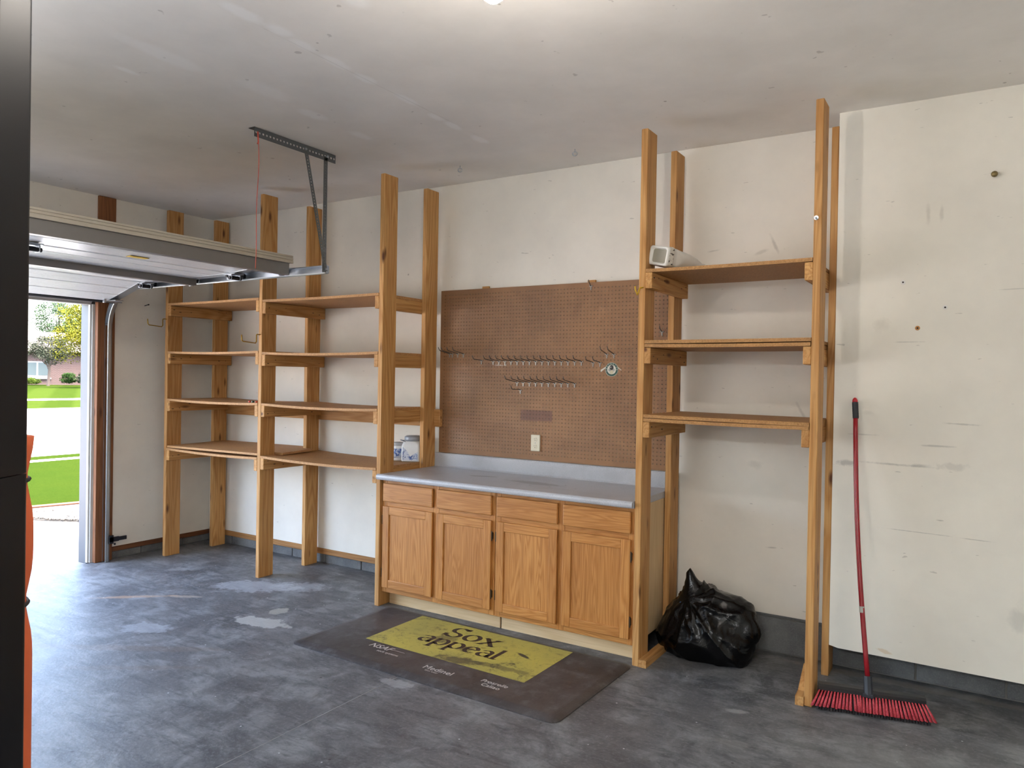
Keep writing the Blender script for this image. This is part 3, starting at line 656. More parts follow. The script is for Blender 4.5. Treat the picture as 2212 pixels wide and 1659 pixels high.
peg_hook(3.225, 1.713, .11, .008, 'lone steel peg hook between the small cluster and the long row', None)
peg_hook(3.562, 1.506, .12, .006, 'single short steel peg hook hanging under the lower row', None)
peg_hook(4.100, 2.215, .03, .012, 'tiny steel clip hook at the top edge of the pegboard', None)
peg_hook(4.604, 1.901, .04, .010, 'small dark peg hook half hidden behind the narrow shelving post', None)
# lettering left on the board
tm = plain('white_lettering', (240, 238, 232), .5)
lt = thing('decal', 'small white lettered decal on the pegboard under the long hook row', 'decal', (3.39, PBY, 1.678))
MX = lambda x, y, z: Matrix.Translation((x, y, z)) @ Matrix.Rotation(math.pi / 2, 4, 'X')
text_mesh('Columbus, NE', .0165, tm, 'lettering', lt, MX(3.343, PBY - .0008, 1.676))
# wall outlet
ol = thing('power_outlet', 'ivory duplex power outlet cover on the pegboard above the backsplash', 'outlet', (3.697, PBY, 1.14))
IV = plain('ivory_plastic', (226, 220, 196), .35); DK = plain('slot_dark', (38, 34, 30), .7)
build('cover_plate', box(B(), (3.661, PBY - .014, 1.082), (3.733, PBY - .0005, 1.197), .004, 2), IV, ol)
for zc in (1.165, 1.115):
    bm = B(); prism(bm, [(3.697 + .017 * (1 if abs(math.cos(a)) < .8 else .92) * math.cos(a), PBY - .014, zc + .0145 * math.sin(a)) for a in [2 * math.pi * k / 20 for k in range(20)]], (0, -.0025, 0)); rc = build('receptacle', bm, IV, ol)
    bm = B(); box(bm, (3.6895, PBY - .0170, zc + .001), (3.6915, PBY - .0165, zc + .009)); box(bm, (3.7015, PBY - .0170, zc + .001), (3.7035, PBY - .0165, zc + .008)); box(bm, (3.6945, PBY - .0170, zc - .009), (3.6995, PBY - .0165, zc - .004)); build('slot', bm, DK, rc)
bm = B(); tube(bm, [(3.697, PBY - .014, 1.14), (3.697, PBY - .0155, 1.14)], .003, 8); build('plate_screw', bm, ZN, ol)
# round badge with horns
bx, bz, by = 4.262, 1.657, PBY
bd = thing('badge', 'round green and white badge with two horns stuck on the pegboard', 'badge', (bx, by, bz))
def disc(r, y0, y1, m, nm, cx=bx, cz=bz, sx=1., par=bd):
    bm = B(); prism(bm, [(cx + r * sx * math.cos(2 * math.pi * k / 40), y0, cz + r * math.sin(2 * math.pi * k / 40)) for k in range(40)], (0, y1 - y0, 0)); return build(nm, bm, m, par)
cream, green, dark = plain('badge_cream', (222, 220, 206), .35), plain('badge_green', (30, 72, 58), .35), plain('badge_dark', (34, 28, 26), .3)
disc(.046, by - .003, by - .0003, cream, 'rim'); disc(.0435, by - .0036, by - .003, green, 'ring'); disc(.0315, by - .0042, by - .0036, cream, 'face')
for s in (-1, 1):
    bm = B(); prism(bm, [(bx + s * .038, by - .0025, bz + .022), (bx + s * .046, by - .0025, bz + .008), (bx + s * (.078 if s < 0 else .068), by - .0025, bz - (.018 if s < 0 else .006)), (bx + s * (.080 if s < 0 else .070), by - .0025, bz - .003)], (0, .002, 0)); build('horn', bm, cream, bd)
disc(.0165, by - .005, by - .0042, dark, 'muzzle', bx, bz + .013, .82); disc(.009, by - .0048, by - .0042, plain('badge_grey', (168, 170, 160), .4), 'cheek', bx - .014, bz - .002); disc(.009, by - .0048, by - .0042, plain('badge_grey', (168, 170, 160), .4), 'cheek', bx + .014, bz - .002)
disc(.012, by - .0048, by - .0042, plain('badge_tan', (206, 200, 170), .4), 'chin', bx, bz - .018, 1.1)
disc(.0035, by - .0055, by - .005, plain('badge_shine', (230, 226, 220), .2), 'shine', bx - .006, bz + .015)
for k, ch in enumerate('GREENHEAD'):
    a = math.radians(196 - k * 24.5); R_ = .0375
    M = Matrix.Translation((bx + R_ * math.cos(a), by - .0037, bz + R_ * math.sin(a))) @ Matrix.Rotation(-(a - math.pi / 2), 4, 'Y') @ Matrix.Rotation(math.pi / 2, 4, 'X') @ Matrix.Translation((0, -.0035, 0))
    text_mesh(ch, .0105, tm, 'letter', bd, M, .0002, 'CENTER')

# ================================================================== FLOOR MAT
def rubber_mat():
    n = NT('worn_rubber'); v = n.coord(); a = n.noise(v, 3.0, 6, .65, .6); b = n.noise(v, 14, 5, .65); f = n.noise(v, 160, 3)
    c = n.mix(n.ramp(a, [(.35, 0.), (.7, 1.)]), srgb(50, 45, 44), srgb(76, 73, 73)); c = n.mix(n.ramp(b, [(.5, 0.), (.74, .6)]), c, srgb(108, 107, 108))
    c = n.mix(n.ramp(f, [(.66, 0.), (.76, .35)]), c, srgb(140, 138, 134))
    return n.fin(c, n.math('ADD', n.math('MULTIPLY', b, .25), .36), 0, .45, n.bump(n.math('ADD', a, n.math('MULTIPLY', f, .08)), .3, .02))
def print_mat():
    n = NT('worn_yellow_print'); v = n.coord(); a = n.noise(v, 5, 8, .78, .9); b = n.noise(v, 26, 6, .8, .6); c_ = n.noise(v, 2.2, 3)
    c = n.mix(n.ramp(c_, [(.35, 0.), (.7, 1.)]), srgb(186, 174, 82), srgb(162, 154, 84))
    c = n.mix(n.ramp(b, [(.52, 0.), (.68, .7)]), c, srgb(110, 102, 62))
    c = n.mix(n.ramp(a, [(.57, 0.), (.66, .8)]), c, srgb(66, 62, 54))
    for cc, r, ang, op in (((.36, .16), (.075, .018), -.35, .95), ((.10, -.10), (.16, .07), .2, .75), ((-.18, .12), (.10, .08), .3, .5), ((.30, -.06), (.30, .03), .1, .5), ((.33, -.20), (.10, .02), 0., .8), ((.02, .06), (.06, .05), 0, .6)):
        c = n.mix(n.math('MULTIPLY', n.blob(v, (0, 1), cc, r, ang, namp=1.0, nscale=16, soft=.4), op), c, srgb(58, 52, 50))
    return n.fin(c, .5, 0, .4)
MR = -.022
mtt = thing('floor_mat', 'dark rubber anti fatigue mat with a worn yellow printed panel', 'mat', (3.80, -1.118, 0)); mtt.rotation_euler = (0, 0, MR)
bm = B(); hw, hd = .905, .432
def rrect(w, d, r, z, n=6):
    return [(sx * (w - r) + r * math.cos(a0 + math.pi / 2 * k / n), sy * (d - r) + r * math.sin(a0 + math.pi / 2 * k / n), z) for sx, sy, a0 in ((1, 1, 0), (-1, 1, math.pi / 2), (-1, -1, math.pi), (1, -1, 3 * math.pi / 2)) for k in range(n + 1)]
rings = [[bm.verts.new(p) for p in rrect(*q)] for q in ((hw, hd, .05, .0), (hw, hd, .05, .005), (hw - .012, hd - .012, .045, .010), (hw - .045, hd - .045, .03, .0185), (hw - .055, hd - .055, .028, .0195))]
for a, b in zip(rings, rings[1:]):
    for k in range(len(a)): bm.faces.new((a[k], a[(k + 1) % len(a)], b[(k + 1) % len(a)], b[k]))
bm.faces.new(rings[-1]); bm.faces.new(rings[0][::-1])
RB = rubber_mat(); o = build('rubber_pad', bm, RB, mtt, False, True)
bm = B(); box(bm, (-.565, -.150, .0190), (.555, .375, .0199)); build('printed_panel', bm, print_mat(), mtt, False, True)
# broad-nib letters for the printed words
def nib_word(letters, x, y, sc, par, m, w=.115, gap=.10, z=.0203):
    bm = B(); nv = Vector((math.cos(.35), math.sin(.35))) * w / 2
    def arc(cx, cy, rx, ry, a0, a1, n=14): return [(cx + rx * math.cos(math.radians(a0 + (a1 - a0) * i / n)), cy + ry * math.sin(math.radians(a0 + (a1 - a0) * i / n))) for i in range(n + 1)]
    G = {'S': (.56, [arc(.29, .56, .21, .21, 35, 270) + arc(.29, .17, .23, .18, 90, -150)[1:], [(.50, .64), (.50, .80)], [(.05, .20), (.05, .02)]]),
         'o': (.52, [arc(.27, .25, .23, .25, 0, 360, 24)]), 'x': (.52, [[(.05, .50), (.47, 0)], [(.46, .50), (.06, 0)], [(-.02, .5), (.16, .5)], [(.36, .5), (.54, .5)], [(-.02, 0), (.16, 0)], [(.36, 0), (.56, 0)]]),
         'a': (.50, [arc(.25, .34, .17, .16, 150, 0) + [(.42, .1)] + arc(.48, .06, .06, .06, 180, 300, 4), arc(.23, .14, .18, .15, 60, 360 + 10, 16)]),
         'p': (.54, [[(.08, .50), (.08, -.26)], arc(.28, .25, .21, .25, 150, -150, 18), [(-.02, -.26), (.20, -.26)], [(-.02, .47), (.08, .5)]]),
         'e': (.48, [[(.07, .26), (.45, .28)] + arc(.26, .25, .20, .25, 8, 315, 20)]), 'l': (.22, [[(.08, .80), (.08, 0)], [(-.02, .77), (.08, .8)], [(-.02, 0), (.20, 0)]])}
    for ch in letters:
        adv, strokes = G[ch]
        for s in strokes:
            for p, q in zip(s, s[1:]):
                p, q = Vector(p), Vector(q); d = (q - p).normalized(); pe = Vector((-d.y, d.x)) * .014
                e = nv if nv.dot(Vector((-d.y, d.x))) >= 0 else -nv
                quad = [p + e + pe, p - e - pe, q - e - pe, q + e + pe]
                bm.faces.new([bm.verts.new((x + a.x * sc, y + a.y * sc, z)) for a in quad])
        x += (adv + gap) * sc
    return build('printed_word', bm, m, par, False, True)
INK = plain('print_ink', (56, 44, 40), .5)
nib_word('Sox', -.240, .172, .205, mtt, INK); nib_word('appeal', -.315, .020, .185, mtt, INK, gap=.06)
WI = plain('print_white', (206, 202, 196), .6)
def flat_text(s, x, y, size, shear=.0, z=.0198):
    cu = text_mesh(s, size, WI, 'printed_logo', mtt, Matrix.Translation((x, y, z)), .0001, 'LEFT', shear)
    cu.data.transform(Matrix.Translation(wloc(mtt)))
flat_text('NSAF', -.475, -.225, .07, .2); flat_text('sock systems', -.375, -.262, .030)
flat_text('Medinel', -.005, -.300, .062, .0); flat_text('foot wear', .03, -.322, .022)
flat_text('Prosrelle', .355, -.262, .045, .2); flat_text('Caliao', .385, -.305, .045)
bm = B(); box(bm, (-.335, -.200, .0195), (-.215, -.198, .0198)); build('printed_rule', bm, WI, mtt, False, True)

# ================================================================== SMALL THINGS ON THE SHELVES
jug = thing('plastic_jug', 'white square plastic jug lying on its side on the top narrow shelf', 'jug', (4.845, -.60, 2.205))
ax = Vector((.30, .954, 0)).normalized(); sx = Vector((ax.y, -ax.x, 0)); rl = -.20
e1 = (sx * math.cos(rl) + Vector((0, 0, 1)) * -math.sin(rl)).normalized() if False else (sx * math.cos(rl) - Vector((0, 0, 1)) * math.sin(-rl)).normalized(); e2 = ax.cross(e1) * -1
if e2.z < 0: e2 = -e2
base = Vector((4.797, -.665, 2.281))
def sqring(t, w, h, r, n=4, dz=0.):
    c = base + ax * t + Vector((0, 0, dz)); out = []
    for s1, s2, a0 in ((1, 1, 0), (-1, 1, math.pi / 2), (-1, -1, math.pi), (1, -1, 3 * math.pi / 2)):
        for k in range(n + 1):
            a = a0 + math.pi / 2 * k / n; out.append(c + e1 * (s1 * (w - r) + r * math.cos(a)) + e2 * (s2 * (h - r) + r * math.sin(a)))
    return out
bm = B(); seq = [(.020, .046, .033, .012), (.019, .050, .037, .012), (.006, .053, .040, .014), (0, .056, .043, .014), (.004, .064, .051, .014), (.012, .068, .054, .016), (.055, .068, .054, .018), (.062, .063, .050, .018), (.070, .067, .054, .018), (.078, .063, .050, .018), (.086, .067, .054, .02), (.14, .067, .054, .045), (.24, .058, .050, .045), (.33, .040, .038, .037), (.38, .024, .024, .022), (.395, .020, .020, .019), (.42, .020, .020, .019)]
rings = [[bm.verts.new(p) for p in sqring(t, w, h, min(r, w * .98, h * .98), dz=-.018 * t / .36)] for t, w, h, r in seq]
for a, b in zip(rings, rings[1:]):
    for k in range(len(a)): bm.faces.new((a[k], a[(k + 1) % len(a)], b[(k + 1) % len(a)], b[k]))
bm.faces.new(rings[0][::-1]); bm.faces.new(rings[-1])
build('jug_body', bm, plain('white_hdpe', (228, 226, 218), .4), jug, True)
n_ = NT('jug_print'); v = n_.coord(); k = n_.voro(n_.mapping(v, sc=(1, 1, 2.2)), 60, out='Color'); m_ = n_.fin(n_.mix(n_.ramp(k, [(.25, 1.), (.3, 0.)]), srgb(224, 220, 208), srgb(92, 86, 78)), .45)
bm = B(); a = sqring(.016, .0686, .0546, .016); b = sqring(.052, .0686, .0546, .016)
for q in range(16, 24): bm.faces.new([bm.verts.new(p) for p in (a[q % 20], a[(q + 1) % 20], b[(q + 1) % 20], b[q % 20])])
build('jug_label', bm, m_, jug)
bm = B(); a = sqring(.0188, .0495, .0365, .012); bm.faces.new([bm.verts.new(p) for p in a]); build('base_recess', bm, plain('grey_recess', (150, 146, 132), .5), jug)

WH = plain('bucket_white', (226, 228, 228), .4)
def label_mat():
    n = NT('blue_label'); v = n.coord(); a = n.noise(v, 40, 4, .6); b = n.noise(v, 120, 2)
    c = n.mix(n.ramp(a, [(.42, 0.), (.55, 1.)]), srgb(52, 84, 150), srgb(196, 206, 220)); return n.fin(n.mix(n.ramp(b, [(.55, 0.), (.7, .6)]), c, srgb(226, 230, 234)), .4)
LB = label_mat()
bk = thing('paint_tub', 'square white plastic tub with grey lid and blue label on the low shelf', 'tub', (2.70, -.20, .953))
def sq(bm, c, seq, n=5, rot=0.0):
    rings = []
    for w, r, z in seq:
        ring = []
        for s1, s2, a0 in ((1, 1, 0), (-1, 1, math.pi / 2), (-1, -1, math.pi), (1, -1, 3 * math.pi / 2)):
            for k in range(n + 1):
                a = a0 + math.pi / 2 * k / n; p = Vector((s1 * (w - r) + r * math.cos(a), s2 * (w - r) + r * math.sin(a), z)); p.rotate(Matrix.Rotation(rot, 3, 'Z')); ring.append(bm.verts.new(p + Vector(c)))
        rings.append(ring)
    for a, b in zip(rings, rings[1:]):
        for k in range(len(a)): bm.faces.new((a[k], a[(k + 1) % len(a)], b[(k + 1) % len(a)], b[k]))
    bm.faces.new(rings[0][::-1]); bm.faces.new(rings[-1]); return bm
bc = (2.705, -.205, .953); br = .42
build('tub_body', sq(B(), bc, [(.066, .014, .001), (.070, .016, .006), (.070, .018, .12), (.064, .03, .142), (.060, .055, .150), (.056, .0555, .158)], rot=br), WH, bk, True)
bm = B(); lathe(bm, [(.060, .152), (.063, .160), (.063, .180), (.060, .186), (.052, .187), (.050, .192), (.010, .193)], bc, 28); build('lid', bm, plain('lid_grey', (150, 156, 164), .3), bk, True)
bm = B(); pts = [Vector(bc) + Vector((.064 * math.cos(a), .064 * math.sin(a), .166 + .012 * math.sin(a * 2) - .02 * max(0, math.cos(a + 2.4)))) for a in [math.pi * 2 * k / 24 for k in range(3, 20)]]; pts = [p + Vector((-.02, -.02, 0)) for p in pts]
tube(bm, pts, .003, 6); build('wire_handle', bm, plain('handle_wire', (130, 134, 140), .3, .8), bk, True)
bm = B()
Mz = Matrix.Rotation(br, 3, 'Z')
for face in (0, 1):
    q = [(-.058, .012), (.058, .012), (.058, .075), (.03, .060), (.0, .038), (-.02, .075), (-.045, .10), (-.058, .11)]
    P3 = [(Vector((a, -.0706, b)) if face == 0 else Vector((.0706, a, b))) for a, b in q]; bm.faces.new([bm.verts.new(Mz @ p + Vector(bc)) for p in P3])
build('tub_label', bm, LB, bk)
bt = thing('plastic_jar', 'small round white jar with blue label beside the square tub', 'jar', (2.585, -.235, .953)); jc = (2.588, -.235, .953)
bm = B(); lathe(bm, [(.040, .001), (.043, .005), (.043, .100), (.040, .110), (.036, .114)], jc, 24); build('jar_body', bm, WH, bt, True)
bm = B(); lathe(bm, [(.0385, .112), (.0385, .134), (.035, .137), (.005, .137)], jc, 24); build('jar_lid', bm, plain('jar_lid_grey', (176, 178, 180), .35), bt, True)
bm = B(); lathe(bm, [(.0434, .022), (.0434, .090)], jc, 24); build('jar_label', bm, LB, bt, True)
for i, (px, m, lab) in enumerate(((540.5, (206, 70, 50), 'tiny red and white wire cap on the third shelf board'), (546.5, (40, 70, 50), 'tiny dark green wire cap between two red caps on the shelf'), (552.5, (214, 84, 44), 'tiny orange red wire cap near the middle shelving post'))):
    x = 1.375 + .04 * i; y = -.635; z = 1.3575 - .0006 * i
    t = thing('wire_cap', lab, 'wire cap', (x, y, z))
    bm = B(); lathe(bm, [(.008, 0), (.008, .009), (.005, .017), (.003, .018)], (x, y, z), 10, Matrix.Rotation(1.35, 3, 'Y')); bmesh.ops.translate(bm, verts=bm.verts, vec=(0, 0, .0078)); build('cap_shell', bm, plain('cap_%d' % i, m, .4), t, True)
    bm = B(); lathe(bm, [(.0065, -.004), (.008, -.003), (.0082, .001)], (x, y, z), 10, Matrix.Rotation(1.35, 3, 'Y')); bmesh.ops.translate(bm, verts=bm.verts, vec=(0, 0, .0078)); build('cap_skirt', bm, plain('cap_white', (232, 226, 216), .4), t, True)

# ================================================================== TRASH BAG
def sdf(p):
    def ell(c, r): q = Vector(((p.x - c[0]) / r[0], (p.y - c[1]) / r[1], (p.z - c[2]) / r[2])); return (q.length - 1) * min(r)
    def cone(a, b, ra, rb):
        a, b = Vector(a), Vector(b); h = max(0, min(1, (p - a).dot(b - a) / (b - a).length_squared)); return (p - (a + (b - a) * h)).length - (ra + (rb - ra) * h)
    ds = [ell((4.965, -.27, .13), (.235, .175, .17)), cone((4.93, -.26, .16), (4.885, -.31, .445), .140, .022), cone((4.98, -.25, .25), (5.17, -.27, .26), .105, .05), cone((5.10, -.27, .25), (5.235, -.31, .20), .055, .030), cone((4.83, -.29, .09), (5.13, -.33, .075), .095, .085)]
    k = .038; s = sum(math.exp(-d / k) for d in ds); return -k * math.log(s)
bm = B(); bmesh.ops.create_icosphere(bm, subdivisions=6, radius=1.); c0 = Vector((4.97, -.27, .17)); knot = Vector((4.885, -.36, .335))
for v in bm.verts:
    d = v.co.normalized(); lo, hi = .0, .5
    for _ in range(18):
        mid = (lo + hi) / 2
        if sdf(c0 + d * mid) < 0: lo = mid
        else: hi = mid
    p = c0 + d * lo; q = p - knot; r = q.length
    ang = math.atan2(q.z, q.x); fold = 0
    def ridge(v): return 1 - min(1, abs(noise.noise(v)) * 2.6)
    fold += .020 * ridge(Vector((ang * 1.9, r * 1.1, 1.3))) ** 2 * min(1, r * 7)
    fold += .016 * ridge(Vector((p.x * 4 + p.z * 3, p.y * 4, p.z * 5 - p.x * 3))) ** 2
    fold += .005 * ridge(Vector((p.x * 12 + p.z * 8, p.y * 10, p.z * 9 - p.x * 12))) ** 2
    p = p + d * fold
    p.z = max(p.z, .002 + .002 * noise.noise(p * 30)); v.co = p
for f in bm.faces: f.smooth = True
n_ = NT('black_bag_film'); v = n_.coord(); k = n_.noise(v, 9, 5, .6, .8); k2 = n_.noise(v, 40, 4, .6, .5)
m_ = n_.fin(srgb(5, 5, 6), n_.math('ADD', n_.math('MULTIPLY', k, .16), .12), 0, .28, n_.bump(n_.math('ADD', k, n_.math('MULTIPLY', k2, .12)), .35, .02))
bmesh.ops.translate(bm, verts=bm.verts, vec=(.020, -.012, 0)); knot += Vector((.020, -.012, 0))
bag = thing('trash_bag', 'full black plastic trash bag slumped on the floor against the wall', 'bag', (4.97, -.27, 0))
build('bag_film', bm, m_, bag, True)
bm = B(); p = knot + Vector((-.02, -.008, -.018))
for k in range(5):
    q = p + Vector((random.uniform(-.02, .02), random.uniform(-.012, .0), random.uniform(-.014, .014))); box(bm, q - Vector((.006, .003, .004)), q + Vector((.006, .003, .004)), .002)
build('drawstring', bm, plain('drawstring_blue', (52, 104, 176), .4), bag)

# ================================================================== PUSH BROOM
bd0, bd1 = Vector((5.665, -.625, .085)), Vector((6.125, -.520, .085)); da = (bd1 - bd0).normalized(); dp = Vector((-da.y, da.x, 0))
broom = thing('push_broom', 'push broom with red bristles leaning on the white wall panel', 'broom', (5.88, -.575, 0))
n_ = NT('bristle_red'); v = n_.coord(); k = n_.noise(n_.mapping(v, sc=(260, 260, 10)), 1, 3); BR = n_.fin(n_.mix(n_.ramp(k, [(.35, 0.), (.7, 1.)]), srgb(176, 44, 58), srgb(214, 92, 100)), .5, 0, .4, n_.bump(k, .6, .004))
bm = B()
prism(bm, [bd0 + dp * a + Vector((0, 0, b)) for a, b in ((-.030, -.006), (.030, -.006), (.030, .010), (.018, .020), (-.018, .020), (-.030, .010))], bd1 - bd0); build('brush_block', bm, plain('block_black', (34, 34, 36), .45), broom)
NT_ = 34; tuft_me = None
def tuft(bm, c, lean, splay, n=7):
    a = []; b = []
    for k in range(n):
        an = 2 * math.pi * k / n; a.append(bm.verts.new(c + (da * math.cos(an) + dp * math.sin(an)) * .0036))
        b.append(bm.verts.new(c + lean + (da * math.cos(an) * .0082 + dp * math.sin(an) * .010) + Vector((0, 0, random.uniform(-.002, .003)))))
    for k in range(n): bm.faces.new((a[k], a[(k + 1) % n], b[(k + 1) % n], b[k]))
    bm.faces.new(b); bm.faces.new(a[::-1])
for i in range(NT_):
    t = i / (NT_ - 1); c = bd0 + (bd1 - bd0) * (.01 + .98 * t) + dp * -.026 + Vector((0, 0, -.004))
    s = (t - .5) * 2; lean = da * (.034 * s * abs(s) + random.uniform(-.003, .003)) + dp * (-.056) + Vector((0, 0, -.060))
    if i in (11, 12): lean += da * .006
    bm = B(); tuft(bm, c, lean, 0); build('bristle_tuft', bm, BR, broom, True)
bm = B()
for j, off in enumerate((-.010, .006, .022)):
    for i in range(40):
        t = i / 39; c = bd0 + (bd1 - bd0) * (.01 + .98 * t) + dp * off + Vector((0, 0, -.004)); tuft(bm, c, da * (.02 * (t - .5)) + dp * (-.062 + j * .022) + Vector((0, 0, -.0785)), 0, 5)
o = build('inner_bristles', bm, plain('bristle_black', (26, 24, 26), .6), broom); o['kind'] = 'stuff'
hb, ht = Vector((5.885, -.590, .115)), Vector((5.762, -.300, 1.508)); hd_ = (ht - hb).normalized()
bm = B(); s0 = hb - hd_ * .03; tube(bm, [s0, s0 + hd_ * .085], [.021, .019], 8); box(bm, s0 + Vector((-.025, -.02, -.012)), s0 + Vector((.025, .02, .008)), .004); build('handle_socket', bm, plain('socket_black', (44, 48, 56), .45), broom)
pts = []
for k in range(13):
    t = k / 12; pts.append(hb + (ht - hb) * (t * .925 + .03) + Vector((-.016 * math.sin(math.pi * t), 0, 0)))
bm = B(); tube(bm, pts, .0118, 12); hnd = build('handle', bm, plain('red_enamel', (148, 26, 36), .22), broom, True)
p0 = hb + (ht - hb) * .93; bm = B(); tube(bm, [p0, p0 + hd_ * .085], .0145, 12)
for k in range(9): tube(bm, [p0 + hd_ * (.006 + k * .0092), p0 + hd_ * (.0105 + k * .0092)], .0155, 12)
build('grip', bm, plain('grip_black', (40, 42, 46), .6), broom)
bm = B(); e = p0 + hd_ * .085; tube(bm, [e, e + hd_ * .010, e + hd_ * .020, e + hd_ * .026], [.0135, .0135, .010, .003], 12); build('handle_cap', bm, plain('cap_red', (176, 30, 40), .3), broom, True)
p0 = hb + (ht - hb) * .245 + Vector((-.012, 0, 0)); bm = B(); tube(bm, [p0, p0 + hd_ * .03], .0123, 12); build('handle_sticker', bm, plain('sticker_worn', (186, 184, 176), .6), broom)

# ================================================================== SMALL HARDWARE
for i, (x, y) in enumerate(((3.271, -.435), (4.129, -.39))):
    bm = B(); tube(bm, [(x, y, H + .004), (x, y, H - .018)], .003, 8)
    tube(bm, [(x + .013 * math.sin(a), y + .006 * math.sin(a), H - .030 + .013 * math.cos(a)) for a in [2 * math.pi * k / 14 for k in range(14)]] + [(x + .002, y, H - .017)], .0032, 8)
    top(origin(build('eye_hook', bm, ZN, None, True), (x, y, H)), ('small steel screw eye in the ceiling next to the long shelving', 'small steel screw eye in the ceiling above the round badge')[i], 'screw eye', 'screw eyes in the ceiling')
PYF = -.27
bm = B(); lathe(bm, [(.006, 0), (.006, .015), (.013, .022), (.015, .030), (.011, .036), (.003, .038)], (6.358, PYF, 2.615), 14, Matrix.Rotation(math.pi / 2, 3, 'X')); top(origin(build('wall_knob', bm, plain('brass_dull', (128, 112, 74), .35, .7), None, True), (6.358, PYF, 2.615)), 'dull brass knob screwed high into the white wall panel', 'knob')
for x, z, col, lab in ((5.973, 2.116, (232, 230, 224), 'white washer with a bent screw below it on the wall panel'), (6.163, 1.981, (232, 230, 224), 'white washer with dark screw head on the wall panel'), (6.043, 1.880, (182, 126, 62), 'rusty orange washer with dark screw head on the wall panel')):
    t = thing('washer_screw', lab, 'screw', (x, PYF, z))
    bm = B(); lathe(bm, [(.0115, 0), (.0115, .003), (.009, .004), (.004, .004)], (x, PYF, z), 14, Matrix.Rotation(math.pi / 2, 3, 'X')); build('washer', bm, plain('washer_%d' % col[2], col, .5), t)
    bm = B(); lathe(bm, [(.0048, .003), (.0048, .0055), (.001, .006)], (x, PYF, z), 8, Matrix.Rotation(math.pi / 2, 3, 'X')); build('screw_head', bm, NL, t)
bm = B(); tube(bm, [(LW - .005, -.745, 2.165), (LW + .055, -.745, 2.172)], .0035, 8); tube(bm, [(LW + .055, -.745, 2.172), (LW + .06, -.745, 2.1725)], .0065, 8)
top(origin(build('nail', bm, NL), (LW, -.745, 2.165)), 'long dark nail sticking out of the wall next to the garage door', 'nail')

# ================================================================== COLUMN AND PAD BESIDE THE CAMERA
cxy = Vector((4.925, -4.035)) - Vector((rt.x, rt.y)) * .017; cd = Vector((.530, -.848))
col = thing('steel_column', 'black painted steel column from floor to ceiling with an orange roll behind it', 'column', (cxy.x, cxy.y, 0))
BKP = plain('black_gloss_paint', (15, 17, 22), .38, 0., .25)
ang = math.atan2(fw.y, fw.x)
def rot2(a, b): return Vector((cxy.x + a * math.cos(ang) - b * math.sin(ang), cxy.y + a * math.sin(ang) + b * math.cos(ang)))
bm = B(); sec = []
for s1, s2, a0 in ((1, 1, 0), (-1, 1, math.pi / 2), (-1, -1, math.pi), (1, -1, 3 * math.pi / 2)):
    for k in range(7):
        a = a0 + math.pi / 2 * k / 6; sec.append(rot2(s1 * .036 + .014 * math.cos(a), s2 * .076 + .014 * math.sin(a)))
prism(bm, [(p.x, p.y, 1.420) for p in sec], (0, 0, H - .0 - 1.420)); build('upper_tube', bm, BKP, col)
bm = B(); prism(bm, [(p.x, p.y, .0) for p in sec], (0, 0, 1.418)); build('lower_tube', bm, BKP, col)
for z in (1.43, 1.1):
    q = rot2(-.0495, -.045); bm = B(); tube(bm, [(q.x, q.y, z), (q.x - .004 * fw.x, q.y - .004 * fw.y, z)], .005, 10); build('bolt_head', bm, plain('bolt_black', (12, 12, 14), .5), col)
pq = (CAM + Vector((fw.x, fw.y, 0)) * 1.45 - rt * 1.024).xy
pad = thing('foam_roll', 'orange foam roll strapped upright behind the black column', 'foam roll', (pq.x, pq.y, 0))
bm = B(); prof = []
for k in range(61):
    z = .0 + 1.46 * k / 60; r = .086
    for zc, w in ((1.375, .05), (1.13, .05), (.45, .05)): r -= .012 * math.exp(-((z - zc) / w) ** 2)
    prof.append((r, z))
lathe(bm, prof, (pq.x, pq.y, 0), 32); build('foam_body', bm, plain('orange_foam', (226, 108, 62), .7), pad, True)
for zc in (1.375, 1.13, .45):
    bm = B(); tube(bm, [(pq.x + .0775 * math.cos(2 * math.pi * k / 32), pq.y + .0775 * math.sin(2 * math.pi * k / 32), zc) for k in range(33)], .004, 6); build('strap', bm, plain('strap_black', (18, 18, 20), .6), pad, True)

# ================================================================== OUTDOORS
def grass_mat(name, a, b, stripes=False):
    n = NT(name); P = n.pos(); k = n.noise(P, 1.2, 6, .65); f = n.noise(P, 30, 4, .7)
    c = n.mix(n.ramp(k, [(.3, 0.), (.7, 1.)]), srgb(*a), srgb(*b)); c = n.mix(n.ramp(f, [(.4, 0.), (.75, .5)]), c, srgb(int(a[0] * .6), int(a[1] * .66), int(a[2] * .5)))
    if stripes:
        sep = n.n('ShaderNodeSeparateXYZ'); n.l(n.mapping(P, rot=(0, 0, .5)), sep.inputs[0]); s = n.math('PINGPONG', n.math('MULTIPLY', sep.outputs[1], .9), 1.0); c = n.mix(n.ramp(s, [(.4, 0.), (.6, .35)]), c, srgb(a[0] + 9, a[1] + 9, a[2] + 6))
    return n.fin(c, .9, 0, .0, n.bump(f, .8, .03))
def conc(name, a, b):
    n = NT(name); P = n.pos(); k = n.noise(P, .8, 5); f = n.noise(P, 60, 3)
    c = n.mix(n.ramp(k, [(.3, 0.), (.7, 1.)]), srgb(*a), srgb(*b)); return n.fin(n.mix(n.ramp(f, [(.5, 0.), (.8, .3)]), c, srgb(*[int(x * .8) for x in a])), .85, 0, .3, n.bump(f, .2, .004))
def slab(nm, pts, m, th=.3):
    bm = B(); prism(bm, pts, (0, 0, -th)); return build(nm, bm, m)
CON = conc('driveway_concrete', (150, 147, 142), (138, 135, 131))
